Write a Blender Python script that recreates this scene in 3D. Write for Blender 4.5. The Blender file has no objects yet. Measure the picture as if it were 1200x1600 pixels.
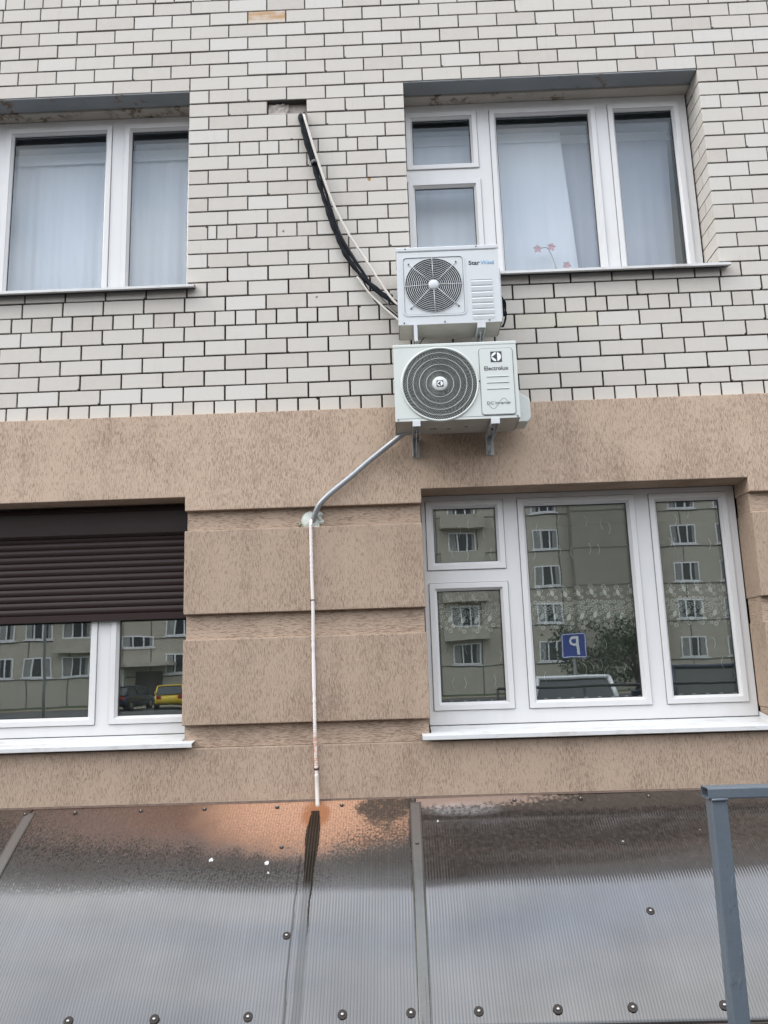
import bpy, bmesh, math, random
from mathutils import Vector, Matrix
random.seed(7)
sc = bpy.context.scene
C = bpy.context.collection
Z0 = 3.3                                   # height of the first brick joint above the ground
# ------------------------------------------------------------------ camera
cd = bpy.data.cameras.new('camera'); cam = bpy.data.objects.new('camera', cd); C.objects.link(cam)
cd.sensor_fit = 'HORIZONTAL'; cd.sensor_width = 36; cd.lens = 39.0
cd.clip_start = .05; cd.clip_end = 800
ROT = Matrix(((0.99923416, 0.035143, 0.01720646), (0.02362813, -0.19140664, -0.98122638), (-0.03118981, 0.98088147, -0.19209042)))
CAM = Vector((1.29797, -4.90378, -1.69862 + Z0))
cam.matrix_world = Matrix.Translation(CAM) @ ROT.to_4x4()
sc.camera = cam
sc.render.resolution_x, sc.render.resolution_y = 768, 1024
# ------------------------------------------------------------------ world, sun, exposure
SUN_EL, SUN_AZ = 38, 250
w = bpy.data.worlds.new('World'); sc.world = w; w.use_nodes = True
nt = w.node_tree; nt.nodes.clear()
def wn(t, **k):
    n = nt.nodes.new(t)
    for a, b in k.items(): setattr(n, a, b)
    return n
sky = wn('ShaderNodeTexSky', sky_type='NISHITA', sun_disc=False, sun_elevation=math.radians(SUN_EL), sun_rotation=math.radians(SUN_AZ), air_density=1.0, dust_density=2.5, ozone_density=1.0)
hs = wn('ShaderNodeHueSaturation'); hs.inputs['Saturation'].default_value = .6
tc = wn('ShaderNodeTexCoord'); mp = wn('ShaderNodeMapping'); mp.inputs['Scale'].default_value = (1.3, 1.3, 2.2)
nz = wn('ShaderNodeTexNoise'); nz.inputs['Scale'].default_value = 3.4; nz.inputs['Detail'].default_value = 6; nz.inputs['Roughness'].default_value = .55
cr = wn('ShaderNodeValToRGB'); cr.color_ramp.elements[0].position = .36; cr.color_ramp.elements[0].color = (.25,)*3 + (1,); cr.color_ramp.elements[1].position = .64; cr.color_ramp.elements[1].color = (1,)*3 + (1,)
cl = wn('ShaderNodeMix', data_type='RGBA'); cl.inputs[6].default_value = (10.5, 12.6, 16.2, 1); cl.inputs[7].default_value = (20.5, 20.7, 21.0, 1)
mx = wn('ShaderNodeMix', data_type='RGBA'); mx.inputs[0].default_value = .78
bg = wn('ShaderNodeBackground'); bg.inputs['Strength'].default_value = .1
ow = wn('ShaderNodeOutputWorld')
L = nt.links.new
L(tc.outputs['Generated'], mp.inputs[0]); L(mp.outputs[0], nz.inputs['Vector']); L(nz.outputs['Fac'], cr.inputs[0])
L(cr.outputs['Color'], cl.inputs[0]); L(sky.outputs[0], hs.inputs['Color']); L(hs.outputs[0], mx.inputs[6]); L(cl.outputs[2], mx.inputs[7])
sx = wn('ShaderNodeSeparateXYZ'); L(tc.outputs['Generated'], sx.inputs[0])
mr = wn('ShaderNodeMapRange'); mr.inputs[1].default_value = 0; mr.inputs[2].default_value = 1; mr.inputs[3].default_value = .36; mr.inputs[4].default_value = 1.1; L(sx.outputs[2], mr.inputs[0])
gm = wn('ShaderNodeMix', data_type='RGBA', blend_type='MULTIPLY'); gm.inputs[0].default_value = 1; L(mx.outputs[2], gm.inputs[6]); L(mr.outputs[0], gm.inputs[7])
L(gm.outputs[2], bg.inputs['Color']); L(bg.outputs[0], ow.inputs[0])
sd = bpy.data.lights.new('sun', 'SUN'); sd.energy = .6; sd.angle = math.radians(25); sd.color = (1, .97, .92)
sun = bpy.data.objects.new('sun', sd); C.objects.link(sun)
_e, _a = math.radians(SUN_EL), math.radians(SUN_AZ)
sun.rotation_euler = Vector((math.sin(_a)*math.cos(_e), math.cos(_a)*math.cos(_e), math.sin(_e))).to_track_quat('Z', 'Y').to_euler()
sc.view_settings.view_transform = 'Standard'; sc.view_settings.look = 'None'
sc.view_settings.exposure = 1.25; sc.view_settings.gamma = 1; sc.view_settings.use_curve_mapping = False
sc.render.engine = 'CYCLES'
cy = sc.cycles
cy.use_denoising = True; cy.max_bounces = 8; cy.diffuse_bounces = 4; cy.glossy_bounces = 4; cy.transparent_max_bounces = 24; cy.transmission_bounces = 6
cy.caustics_reflective = False; cy.caustics_refractive = False; cy.sample_clamp_indirect = 6

# ------------------------------------------------------------------ materials
def srgb(r, g, b):
    f = lambda c: c/12.92 if c <= .04045 else ((c+.055)/1.055)**2.4
    return (f(r/255), f(g/255), f(b/255), 1)
class NT:
    """small helper around one material's node tree"""
    def __init__(s, name):
        s.m = bpy.data.materials.new(name); s.m.use_nodes = True; s.t = s.m.node_tree
        s.p = s.t.nodes['Principled BSDF']; s.out = s.t.nodes['Material Output']
    def n(s, t, ins=None, **k):
        n = s.t.nodes.new(t)
        for a, b in k.items(): setattr(n, a, b)
        for a, b in (ins or {}).items(): s.set(n.inputs[a], b)
        return n
    def set(s, sock, v):
        if isinstance(v, bpy.types.NodeSocket): s.t.links.new(v, sock)
        else: sock.default_value = v
    def math(s, op, a, b=0, c=0, clamp=False):
        n = s.n('ShaderNodeMath', operation=op, use_clamp=clamp)
        s.set(n.inputs[0], a); s.set(n.inputs[1], b); s.set(n.inputs[2], c); return n.outputs[0]
    def mix(s, f, a, b):
        n = s.n('ShaderNodeMix', data_type='RGBA'); s.set(n.inputs[0], f); s.set(n.inputs[6], a); s.set(n.inputs[7], b); return n.outputs[2]
    def noise(s, vec, scale, detail=3, rough=.5):
        n = s.n('ShaderNodeTexNoise'); s.set(n.inputs['Vector'], vec); n.inputs['Scale'].default_value = scale; n.inputs['Detail'].default_value = detail; n.inputs['Roughness'].default_value = rough
        return n.outputs['Fac']
    def ramp(s, f, *stops):
        n = s.n('ShaderNodeValToRGB'); s.set(n.inputs[0], f); e = n.color_ramp.elements
        while len(e) < len(stops): e.new(.5)
        for q, (p, c) in zip(e, stops): q.position = p; q.color = c if len(c) == 4 else (c[0],)*3 + (1,)
        return n.outputs['Color']
    def step(s, x, lo, hi):
        n = s.n('ShaderNodeMapRange', interpolation_type='SMOOTHSTEP'); s.set(n.inputs[0], x); n.inputs[1].default_value = lo; n.inputs[2].default_value = hi; return n.outputs[0]
    def pos(s): return s.n('ShaderNodeNewGeometry').outputs['Position']
    def map(s, vec, scale): 
        n = s.n('ShaderNodeMapping'); s.set(n.inputs[0], vec); n.inputs['Scale'].default_value = scale; return n.outputs[0]
    def bump(s, h, strength=.3, dist=.002):
        n = s.n('ShaderNodeBump'); s.set(n.inputs['Height'], h); n.inputs['Strength'].default_value = strength; n.inputs['Distance'].default_value = dist
        s.t.links.new(n.outputs[0], s.p.inputs['Normal'])
    def base(s, c, rough=.5, metal=0, ior=None, spec=None):
        s.set(s.p.inputs['Base Color'], c); s.set(s.p.inputs['Roughness'], rough); s.p.inputs['Metallic'].default_value = metal
        if ior: s.p.inputs['IOR'].default_value = ior
        if spec is not None: s.set(s.p.inputs['Specular IOR Level'], spec)
        return s.m
M = {}
def simple(name, c, rough=.5, metal=0, var=.06, nscale=6, bump=0, **k):
    a = NT(name); p = a.pos()
    v = a.noise(p, nscale, 4, .6)
    cc = a.mix(v, tuple(x*(1-var*2) for x in c[:3]) + (1,), tuple(min(1, x*(1+var)) for x in c[:3]) + (1,))
    a.base(cc, rough, metal, **k)
    if bump: a.bump(a.noise(p, 90, 2), bump, .001)
    M[name] = a.m; return a.m

def brick_mat(name, kind=0):
    a = NT(name); p = a.pos()
    oi = a.n('ShaderNodeObjectInfo').outputs['Random']; ri = a.n('ShaderNodeNewGeometry').outputs['Random Per Island']
    r = a.math('FRACT', a.math('ADD', a.math('MULTIPLY', oi, 7.31), ri))
    c = a.ramp(r, (0, (.478, .436, .388, 1)), (.3, (.512, .474, .424, 1)), (.62, (.526, .490, .440, 1)), (.85, (.536, .507, .460, 1)), (1, (.553, .528, .484, 1)))
    mott = a.noise(p, 14, 5, .65)
    c = a.mix(a.step(mott, .35, .75), c, a.mix(.4, c, (.55, .515, .465, 1)))
    # soft grey streaks of weather
    stk = a.noise(a.map(p, (26, 26, 5)), 1, 4, .6)
    c = a.mix(a.math('MULTIPLY', a.step(stk, .52, .8), .22), c, (.40, .36, .335, 1))
    # scattered scuffs and pits
    sp = a.noise(p, 42, 4, .7); rare = a.step(a.noise(p, 3.1, 2), .54, .68)
    c = a.mix(a.math('MULTIPLY', a.step(sp, .66, .72), a.math('MULTIPLY', rare, .75)), c, (.20, .165, .14, 1))
    # rust spots where old fixings sat
    for (x, z, rad, col) in ((1.185, 1.475, .013, (.30, .16, .06, 1)), (.68, 1.79, .010, (.18, .12, .09, 1)), (.62, 1.13, .007, (.16, .10, .08, 1)), (.83, .045+.62, .008, (.2, .13, .1, 1))):
        d = a.n('ShaderNodeVectorMath', operation='DISTANCE'); a.set(d.inputs[0], p); d.inputs[1].default_value = (x, 0, z + Z0)
        dd = a.math('ADD', d.outputs['Value'], a.math('MULTIPLY', a.math('SUBTRACT', sp, .5), .03))
        c = a.mix(a.math('SUBTRACT', 1, a.step(dd, rad*.6, rad*1.3)), c, col)
    if kind == 1:     # rusty run over the whole face
        sx = a.n('ShaderNodeTexCoord').outputs['Generated']; xyz = a.n('ShaderNodeSeparateXYZ'); a.set(xyz.inputs[0], sx)
        ed = a.math('MULTIPLY', a.step(xyz.outputs[2], .08, .45), a.math('SUBTRACT', 1, a.math('MULTIPLY', a.step(xyz.outputs[2], .8, 1), .4)))
        f = a.math('MULTIPLY', ed, a.step(a.noise(a.map(p, (8, 8, 22)), 1, 4), .3, .62))
        c = a.mix(a.math('MULTIPLY', f, .85), a.mix(.3, c, (.52, .38, .26, 1)), (.42, .235, .09, 1))
    if kind == 2: c = a.mix(.55, c, (.54, .51, .41, 1))
    a.base(c, .78, spec=.3)
    a.bump(a.math('ADD', a.noise(p, 260, 3, .6), a.math('MULTIPLY', mott, 1.2)), .25, .0012)
    M[name] = a.m
brick_mat('brick'); brick_mat('brick_rusty', 1); brick_mat('brick_yellow', 2)
for nm, c in (('mortar_dark', (.038, .033, .029, 1)), ('mortar_grey', (.105, .096, .090, 1))):
    a = NT(nm); p = a.pos(); v = a.noise(p, 30, 5, .7)
    a.base(a.mix(v, tuple(x*.55 for x in c[:3]) + (1,), tuple(x*1.35 for x in c[:3]) + (1,)), .95, spec=.1); a.bump(a.noise(p, 180, 3), .6, .003); M[nm] = a.m
simple('broken_brick', (.50, .44, .40, 1), .95, var=.25, nscale=40, bump=.8)

def plaster_mat(name, horiz, tint=1.0):
    a = NT(name); p = a.pos()
    warp = a.noise(p, 18, 2); 
    sv = (30, 30, 300) if horiz else (330, 330, 32)
    pw = a.n('ShaderNodeVectorMath', operation='ADD'); a.set(pw.inputs[0], p)
    nv = a.n('ShaderNodeTexNoise'); a.set(nv.inputs['Vector'], p); nv.inputs['Scale'].default_value = 60
    sc_ = a.n('ShaderNodeVectorMath', operation='SCALE'); a.set(sc_.inputs[0], nv.outputs['Color']); sc_.inputs['Scale'].default_value = .0045
    a.set(pw.inputs[1], sc_.outputs[0])
    g1 = a.noise(a.map(pw.outputs[0], sv), 1, 2, .5)
    g2 = a.noise(a.map(pw.outputs[0], (200, 200, 120) if not horiz else (90, 90, 230)), 1, 2, .5)
    dens = a.noise(a.map(p, (3.2, 3.2, 2.0)), 1, 4, .6)          # how worked each area is
    thr = a.math('MULTIPLY_ADD', dens, .34, .262)
    sc1 = a.step(a.math('SUBTRACT', thr, g1), -.006, .035)
    sc2 = a.math('MULTIPLY', a.step(a.math('SUBTRACT', a.math('SUBTRACT', thr, .07), g2), -.01, .05), .55)
    groove = a.math('MAXIMUM', sc1, sc2)
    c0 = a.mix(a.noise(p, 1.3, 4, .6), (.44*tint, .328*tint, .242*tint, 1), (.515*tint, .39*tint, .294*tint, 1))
    grit = a.noise(p, 420, 2)
    c0 = a.mix(a.math('MULTIPLY', a.step(grit, .4, .7), .18), c0, (.5*tint, .40*tint, .32*tint, 1))
    runs = a.noise(a.map(p, (9, 9, .7)), 1, 4, .6)
    c0 = a.mix(a.math('MULTIPLY', a.step(runs, .5, .78), .28), c0, (.25, .18, .14, 1))
    c = a.mix(a.math('MULTIPLY', groove, .54), c0, (.135, .088, .060, 1))
    a.base(c, .93, spec=.15)
    a.bump(a.math('SUBTRACT', a.math('MULTIPLY', grit, .25), groove), .6, .0025)
    M[name] = a.m
plaster_mat('plaster', False); plaster_mat('plaster_groove', True, .86); plaster_mat('plaster_lower_shaded', False, .81)  # weaker light low on the wall is painted into the lower plaster's tint

# white plastic and metal
a = NT('pvc'); p = a.pos(); v = a.noise(a.map(p, (7, 7, 2)), 1, 4, .6)
a.base(a.mix(a.math('MULTIPLY', a.step(v, .45, .8), .35), (.62, .61, .60, 1), (.52, .505, .48, 1)), .28); M['pvc'] = a.m
simple('gasket', (.03, .032, .034, 1), .6)
a = NT('sill_white'); p = a.pos(); v = a.noise(a.map(p, (5, 14, 14)), 1, 6, .7)
a.base(a.mix(a.math('MULTIPLY', a.step(v, .5, .66), .45), (.58, .58, .57, 1), (.34, .29, .25, 1)), .4); M['sill_white'] = a.m
simple('galvanised', (.22, .23, .235, 1), .45, .6, .12, 20)
a = NT('lintel_paint'); p = a.pos(); v = a.noise(p, 9, 6, .7); rm = a.noise(p, 1.1, 2)
f = a.math('MULTIPLY', a.step(v, .56, .66), a.step(rm, .47, .53))
a.base(a.mix(f, a.mix(a.noise(p, 4, 3), (.22, .235, .245, 1), (.30, .315, .325, 1)), (.17, .10, .05, 1)), .55); M['lintel_paint'] = a.m
a = NT('concrete'); p = a.pos(); v = a.noise(p, 12, 6, .7); rm = a.noise(p, 1.2, 3)
f = a.math('MULTIPLY', a.step(v, .5, .62), a.step(rm, .43, .55))
a.base(a.mix(f, a.mix(a.noise(p, 5, 4), (.40, .36, .31, 1), (.52, .48, .43, 1)), (.17, .12, .075, 1)), .9, spec=.2); a.bump(v, .4, .003); M['concrete'] = a.m
a = NT('shutter_brown'); p = a.pos()
a.base(a.mix(a.noise(p, 3, 3), (.024, .0145, .0135, 1), (.030, .018, .0165, 1)), .42, spec=.22); M['shutter_brown'] = a.m
a = NT('ac_white'); p = a.pos(); v = a.noise(a.map(p, (9, 9, 4)), 1, 5, .65)
a.base(a.mix(a.math('MULTIPLY', a.step(v, .5, .8), .3), (.53, .545, .55, 1), (.43, .42, .39, 1)), .38); M['ac_white'] = a.m
a = NT('ac_cream'); p = a.pos(); v = a.noise(a.map(p, (9, 9, 4)), 1, 5, .65)
a.base(a.mix(a.math('MULTIPLY', a.step(v, .5, .8), .3), (.54, .56, .525, 1), (.45, .45, .41, 1)), .38); M['ac_cream'] = a.m
simple('ac_base', (.50, .48, .43, 1), .5, .0, .15, 10)
simple('ac_seam', (.10, .10, .10, 1), .6)
simple('ac_dark', (.012, .012, .013, 1), .7)
simple('fan_grey', (.05, .052, .055, 1), .45)
simple('ink_black', (.025, .027, .035, 1), .5)
simple('ink_blue', (.10, .33, .56, 1), .5)
simple('ink_grey', (.12, .12, .13, 1), .5)
simple('screw_steel', (.45, .44, .42, 1), .35, .8, .2, 60)
simple('foam_black', (.009, .011, .014, 1), .75, bump=.5, spec=.15)
simple('hose_beige', (.60, .55, .49, 1), .55, var=.12)
simple('cable_brown', (.09, .07, .06, 1), .6)
a = NT('conduit_grey'); p = a.pos(); a.base(a.mix(a.noise(p, 30, 4), (.26, .27, .28, 1), (.40, .415, .43, 1)), .42, .4); M['conduit_grey'] = a.m
a = NT('hose_white'); p = a.pos(); xyz = a.n('ShaderNodeSeparateXYZ'); a.set(xyz.inputs[0], p)
rz = a.math('SUBTRACT', 1, a.step(a.math('ABSOLUTE', a.math('SUBTRACT', xyz.outputs[2], -2.10 + Z0)), .02, .16))
f = a.math('MULTIPLY', rz, a.step(a.noise(p, 45, 4, .7), .36, .62))
a.base(a.mix(f, (.72, .67, .64, 1), (.46, .19, .09, 1)), .5); M['hose_white'] = a.m
simple('foam_seal', (.62, .64, .58, 1), .9, var=.18, nscale=40, bump=.9)
simple('foam_old', (.36, .34, .24, 1), .95, var=.3, nscale=50, bump=.9)
a = NT('frame_paint'); p = a.pos(); v = a.noise(p, 55, 4, .65)
a.base(a.mix(a.step(a.noise(p, 48, 4, .7), .68, .73), a.mix(a.noise(p, 7, 4), (.072, .090, .108, 1), (.102, .121, .142, 1)), (.05, .035, .028, 1)), .34); a.bump(a.math('ADD', a.step(a.noise(a.map(p, (30, 30, 9)), 1, 3), .58, .7), a.math('MULTIPLY', v, .5)), .6, .003); M['frame_paint'] = a.m
simple('rust', (.07, .03, .018, 1), .9, var=.4, nscale=60)

def glass_mat(name, r0, tint, power=4.0):
    a = NT(name); a.t.nodes.remove(a.p)
    lw = a.n('ShaderNodeLayerWeight'); lw.inputs['Blend'].default_value = .5
    f = a.math('MULTIPLY_ADD', a.math('POWER', lw.outputs['Facing'], power), 1-r0, r0)
    tr = a.n('ShaderNodeBsdfTransparent'); tr.inputs[0].default_value = tint
    gl = a.n('ShaderNodeBsdfGlossy'); gl.inputs['Roughness'].default_value = 0.0; gl.inputs[0].default_value = (.94, .97, .96, 1)
    wv = a.n('ShaderNodeBump'); wv.inputs['Strength'].default_value = 1; wv.inputs['Distance'].default_value = .00016; a.set(wv.inputs['Height'], a.noise(a.pos(), 4.5, 1)); a.set(gl.inputs['Normal'], wv.outputs[0])
    ms = a.n('ShaderNodeMixShader'); a.set(ms.inputs[0], f); a.set(ms.inputs[1], tr.outputs[0]); a.set(ms.inputs[2], gl.outputs[0]); a.set(a.out.inputs[0], ms.outputs[0])
    M[name] = a.m
glass_mat('glass', .175, (.93, .96, .95, 1)); glass_mat('glass_upper', .036, (.955, .965, .975, 1)); glass_mat('glass_far', .12, (.85, .88, .88, 1))
def cloth_mat(name, c, trans, alpha=1.0):
    a = NT(name); a.t.nodes.remove(a.p); p = a.pos()
    col = a.mix(a.noise(a.map(p, (30, 30, 1)), 1, 3), tuple(x*.92 for x in c[:3]) + (1,), c)
    d = a.n('ShaderNodeBsdfDiffuse'); a.set(d.inputs[0], col); t = a.n('ShaderNodeBsdfTranslucent'); a.set(t.inputs[0], col)
    ms = a.n('ShaderNodeMixShader'); ms.inputs[0].default_value = trans; a.set(ms.inputs[1], d.outputs[0]); a.set(ms.inputs[2], t.outputs[0]); o = ms.outputs[0]
    if alpha < 1:
        tp = a.n('ShaderNodeBsdfTransparent'); m2 = a.n('ShaderNodeMixShader'); m2.inputs[0].default_value = alpha; a.set(m2.inputs[1], tp.outputs[0]); a.set(m2.inputs[2], o); o = m2.outputs[0]
    a.set(a.out.inputs[0], o); M[name] = a.m
cloth_mat('curtain_white', (.76, .81, .87, 1), .12); cloth_mat('curtain_sheer', (.62, .68, .79, 1), .2, .9)
cloth_mat('lace_net', (.62, .62, .57, 1), .3, .13); cloth_mat('lace_thread', (.76, .75, .69, 1), .2, .8)
simple('room_green', (.22, .25, .20, 1), .9); simple('room_grey', (.20, .225, .235, 1), .9); simple('room_dark', (.10, .10, .095, 1), .9)
simple('petal', (.70, .48, .53, 1), .7); simple('stem_green', (.30, .36, .32, 1), .7)

# the dirty bronze sheet of the canopy; UV = metres across, metres down the slope
a = NT('polycarbonate'); p = a.pos()
uv = a.n('ShaderNodeUVMap').outputs[0]; xyz = a.n('ShaderNodeSeparateXYZ'); a.set(xyz.inputs[0], uv); X, S = xyz.outputs[0], xyz.outputs[1]
fine = a.noise(uv, 38, 5, .65); mid = a.noise(uv, 9, 5, .6); big = a.noise(uv, 2.2, 3); spk = a.noise(uv, 70, 3, .6)
def blob(x0, s0, rx, rs, soft=.5, wob=.6):
    d = a.math('ADD', a.math('POWER', a.math('DIVIDE', a.math('SUBTRACT', X, x0), rx), 2), a.math('POWER', a.math('DIVIDE', a.math('SUBTRACT', S, s0), rs), 2))
    d = a.math('ADD', d, a.math('MULTIPLY_ADD', a.math('SUBTRACT', mid, .5), wob*3, a.math('MULTIPLY', a.math('SUBTRACT', fine, .5), wob*2.2)))
    return a.math('SUBTRACT', 1, a.step(d, 1-soft, 1+soft))
flute = a.math('SINE', a.math('MULTIPLY', X, 2*math.pi/.0145))
web = a.math('POWER', a.math('MULTIPLY_ADD', flute, .5, .5), 3)
# silt left by the drip: rich by the hose, thinning left and downhill, cut by the joint at X=1.3
left = a.math('MULTIPLY', a.step(X, -2.2, .62), a.math('SUBTRACT', 1, a.step(X, 1.27, 1.31)))
down = a.math('SUBTRACT', 1, a.step(a.math('ADD', S, a.math('MULTIPLY', a.math('SUBTRACT', mid, .5), .25)), .10, .62))
silt = a.math('MULTIPLY', left, down)
core = blob(.80, .06, .55, .34, .95, .25)
silt_n = a.math('ADD', a.math('MULTIPLY', silt, .75), a.math('MULTIPLY', core, .35))
siltm = a.step(a.math('ADD', silt_n, a.math('MULTIPLY', a.math('SUBTRACT', a.noise(a.map(uv, (120, 46, 1)), 1, 4, .7), .5), .9)), .16, .72)
right = a.math('MULTIPLY', a.step(X, 1.28, 1.34), a.math('MULTIPLY', a.math('SUBTRACT', 1, a.step(X, 1.5, 3.0)), a.math('SUBTRACT', 1, a.step(S, .02, .20))))
siltr = a.math('MULTIPLY', a.step(a.math('ADD', right, a.math('MULTIPLY', a.math('SUBTRACT', fine, .5), 1.1)), .5, .85), .7)
mould = a.math('MAXIMUM', blob(1.15, .10, .13, .13, .35, 1.1), blob(1.275, .05, .06, .05, .4, .8))
zone = a.math('MULTIPLY', a.math('MULTIPLY_ADD', a.step(X, .70, 1.12), .72, a.math('MULTIPLY', a.step(X, -1.2, .6), .28)), a.math('SUBTRACT', 1, a.step(X, 1.29, 1.31)))
spn = a.noise(uv, 62, 4, .72); cell = a.n('ShaderNodeTexVoronoi'); a.set(cell.inputs['Vector'], uv); cell.inputs['Scale'].default_value = 95; cd_ = a.math('SUBTRACT', .5, cell.outputs['Distance'])
rightz = a.math('MULTIPLY', a.step(X, .72, 1.18), a.math('SUBTRACT', 1, a.step(X, 1.29, 1.31)))
leftz = a.math('SUBTRACT', 1, a.step(X, -.9, .70))
press = a.math('ADD', a.math('MULTIPLY_ADD', rightz, .17, a.math('MULTIPLY', leftz, .10)), a.math('MULTIPLY', a.step(S, .10, .55), .20))
speck = a.step(a.math('ADD', a.math('ADD', press, a.math('MULTIPLY', spn, .85)), a.math('MULTIPLY', cd_, .22)), .60, .70)
mould = a.math('MAXIMUM', a.math('MULTIPLY', mould, a.math('MULTIPLY_ADD', a.step(fine, .32, .5), .35, .65)), a.math('MULTIPLY', a.math('MULTIPLY', speck, .85), a.math('SUBTRACT', 1, a.step(X, 1.29, 1.32))))
mould = a.math('MULTIPLY', mould, a.math('SUBTRACT', 1, a.step(S, .45, .66)))
sw = a.math('MULTIPLY_ADD', a.math('SUBTRACT', mid, .5), .016, a.math('MULTIPLY', a.math('SUBTRACT', fine, .5), .012))
xw = a.math('SUBTRACT', a.math('ADD', X, sw), .788)
wid = a.math('MULTIPLY_ADD', a.step(S, .06, .26), .016, .021)
wid = a.math('SUBTRACT', wid, a.math('MULTIPLY', a.step(S, .30, .60), .015))
wet = a.math('MULTIPLY', a.math('SUBTRACT', 1, a.step(a.math('SUBTRACT', a.math('ABSOLUTE', xw), wid), -.003, .003)), a.math('MULTIPLY', a.step(S, .085, .095), a.math('SUBTRACT', 1, a.math('MULTIPLY', a.step(S, .56, .64), .72))))
line = a.math('MULTIPLY', a.math('SUBTRACT', 1, a.step(a.math('ABSOLUTE', a.math('SUBTRACT', xw, .019)), .003, .006)), a.math('MULTIPLY', a.step(S, .5, .56), a.math('SUBTRACT', 1, a.math('MULTIPLY', a.step(S, .75, .95), .75))))
thin = a.math('MULTIPLY', a.math('SUBTRACT', 1, a.step(a.math('ABSOLUTE', a.math('ADD', xw, a.math('MULTIPLY_ADD', a.math('SUBTRACT', big, .5), .06, .052))), .002, .0045)), a.math('MULTIPLY', a.step(S, .40, .46), .6))
wet = a.math('MAXIMUM', a.math('MAXIMUM', wet, line), thin)
halo = blob(.79, .12, .075, .10, .6, .4)
thin = a.math('SUBTRACT', 1, a.step(a.math('ABSOLUTE', a.math('SUBTRACT', a.math('ADD', X, a.math('MULTIPLY', a.math('SUBTRACT', big, .5), .05)), .735)), .003, .006))
wet = a.math('MAXIMUM', wet, a.math('MULTIPLY', thin, a.math('MULTIPLY', a.step(S, .36, .45), .55)))
base = a.mix(big, (.016, .0135, .012, 1), (.022, .019, .017, 1))
film = a.math('MULTIPLY', a.math('SUBTRACT', 1, a.step(S, .35, .75)), .75)       # thin dust on the flatter part
base = a.mix(a.math('MULTIPLY', film, a.step(fine, .25, .75)), base, (.062, .050, .043, 1))
lime = a.math('MULTIPLY', a.step(a.noise(a.map(uv, (60, 5, 1)), 1, 4, .75), .62, .76), a.math('MULTIPLY', a.math('SUBTRACT', 1, a.step(S, .3, .7)), .28))
base = a.mix(lime, base, (.27, .25, .235, 1))
chalk = a.math('MULTIPLY', blob(1.58, .11, .20, .05, .95, .5), a.math('MULTIPLY_ADD', a.step(fine, .3, .75), .6, .12))
c = a.mix(siltm, base, a.mix(a.math('ADD', a.math('MULTIPLY', core, .75), a.math('MULTIPLY', a.math('SUBTRACT', fine, .5), .5), 0, True), (.075, .042, .029, 1), (.39, .222, .140, 1)))
c = a.mix(a.math('MULTIPLY', core, a.math('MULTIPLY', siltm, .30)), c, (.48, .26, .16, 1))
c = a.mix(a.math('MULTIPLY', siltm, a.math('MULTIPLY', a.step(a.math('ADD', a.noise(uv, 85, 4, .75), a.math('MULTIPLY', S, .22)), .50, .60), .55)), c, (.13, .072, .048, 1))
c = a.mix(a.math('MULTIPLY', siltm, a.math('MULTIPLY', web, .35)), c, (.14, .08, .055, 1))
c = a.mix(siltr, c, (.26, .18, .14, 1)); c = a.mix(a.math('MULTIPLY', chalk, .45), c, (.42, .41, .40, 1))
c = a.mix(a.math('MULTIPLY', mould, .92), c, (.030, .026, .021, 1))
c = a.mix(a.math('MULTIPLY', halo, .8), c, (.20, .075, .03, 1)); c = a.mix(a.math('MULTIPLY', wet, .96), c, a.mix(a.math('MULTIPLY', web, .8), (.010, .008, .006, 1), (.045, .036, .028, 1)))
streak = a.noise(a.map(uv, (52, .8, 1)), 1, 4, .65); cloudy = a.noise(a.map(uv, (2.4, 3.0, 1)), 1, 3)
c = a.mix(a.math('MULTIPLY', a.step(streak, .55, .8), .10), c, (.16, .15, .145, 1))
dirt = a.math('MAXIMUM', a.math('MAXIMUM', siltm, mould), a.math('MAXIMUM', siltr, chalk))
dirt = a.math('MULTIPLY', dirt, a.math('SUBTRACT', 1, a.math('MULTIPLY', wet, .6)))
rough = a.math('MULTIPLY_ADD', dirt, .6, a.math('MULTIPLY_ADD', mid, .06, .045))
a.base(c, rough, ior=1.84, spec=a.math('MULTIPLY', a.math('MULTIPLY', a.math('MULTIPLY_ADD', dirt, -.45, .52), a.math('MULTIPLY', a.math('SUBTRACT', 1.05, a.math('MULTIPLY', web, .30)), a.math('MULTIPLY', a.math('MULTIPLY_ADD', streak, .16, .92), a.math('MULTIPLY_ADD', cloudy, .5, .75)))), a.math('SUBTRACT', 1, a.math('MULTIPLY', wet, a.math('SUBTRACT', .92, 0)))))
sc_ = a.noise(a.map(uv, (60, 1.2, 1)), 1, 3)
a.bump(a.math('ADD', a.math('MULTIPLY', flute, .36), a.math('ADD', a.math('MULTIPLY', sc_, .18), a.math('MULTIPLY', siltm, .6))), .55, .0011)
M['polycarbonate'] = a.m
a = NT('joint_profile'); p = a.pos(); uvs = a.n('ShaderNodeSeparateXYZ'); a.set(uvs.inputs[0], a.n('ShaderNodeUVMap').outputs[0])
cj = a.mix(a.noise(p, 16, 5, .7), (.045, .044, .037, 1), (.085, .083, .072, 1))
cj = a.mix(a.math('MULTIPLY', a.math('SUBTRACT', 1, a.step(uvs.outputs[1], .25, .6)), a.math('MULTIPLY_ADD', a.noise(p, 60, 4, .7), .8, .2)), cj, (.075, .052, .040, 1))
a.base(cj, a.math('MULTIPLY_ADD', a.math('SUBTRACT', 1, a.step(uvs.outputs[1], .3, .6)), .5, .22), ior=1.62); M['joint_profile'] = a.m
simple('silt', (.12, .082, .062, 1), .95, var=.35, nscale=30); simple('washer_bronze', (.042, .036, .032, 1), .6, .0, spec=.12); simple('dropping', (.5, .5, .48, 1), .85, var=.25, nscale=90)
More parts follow.
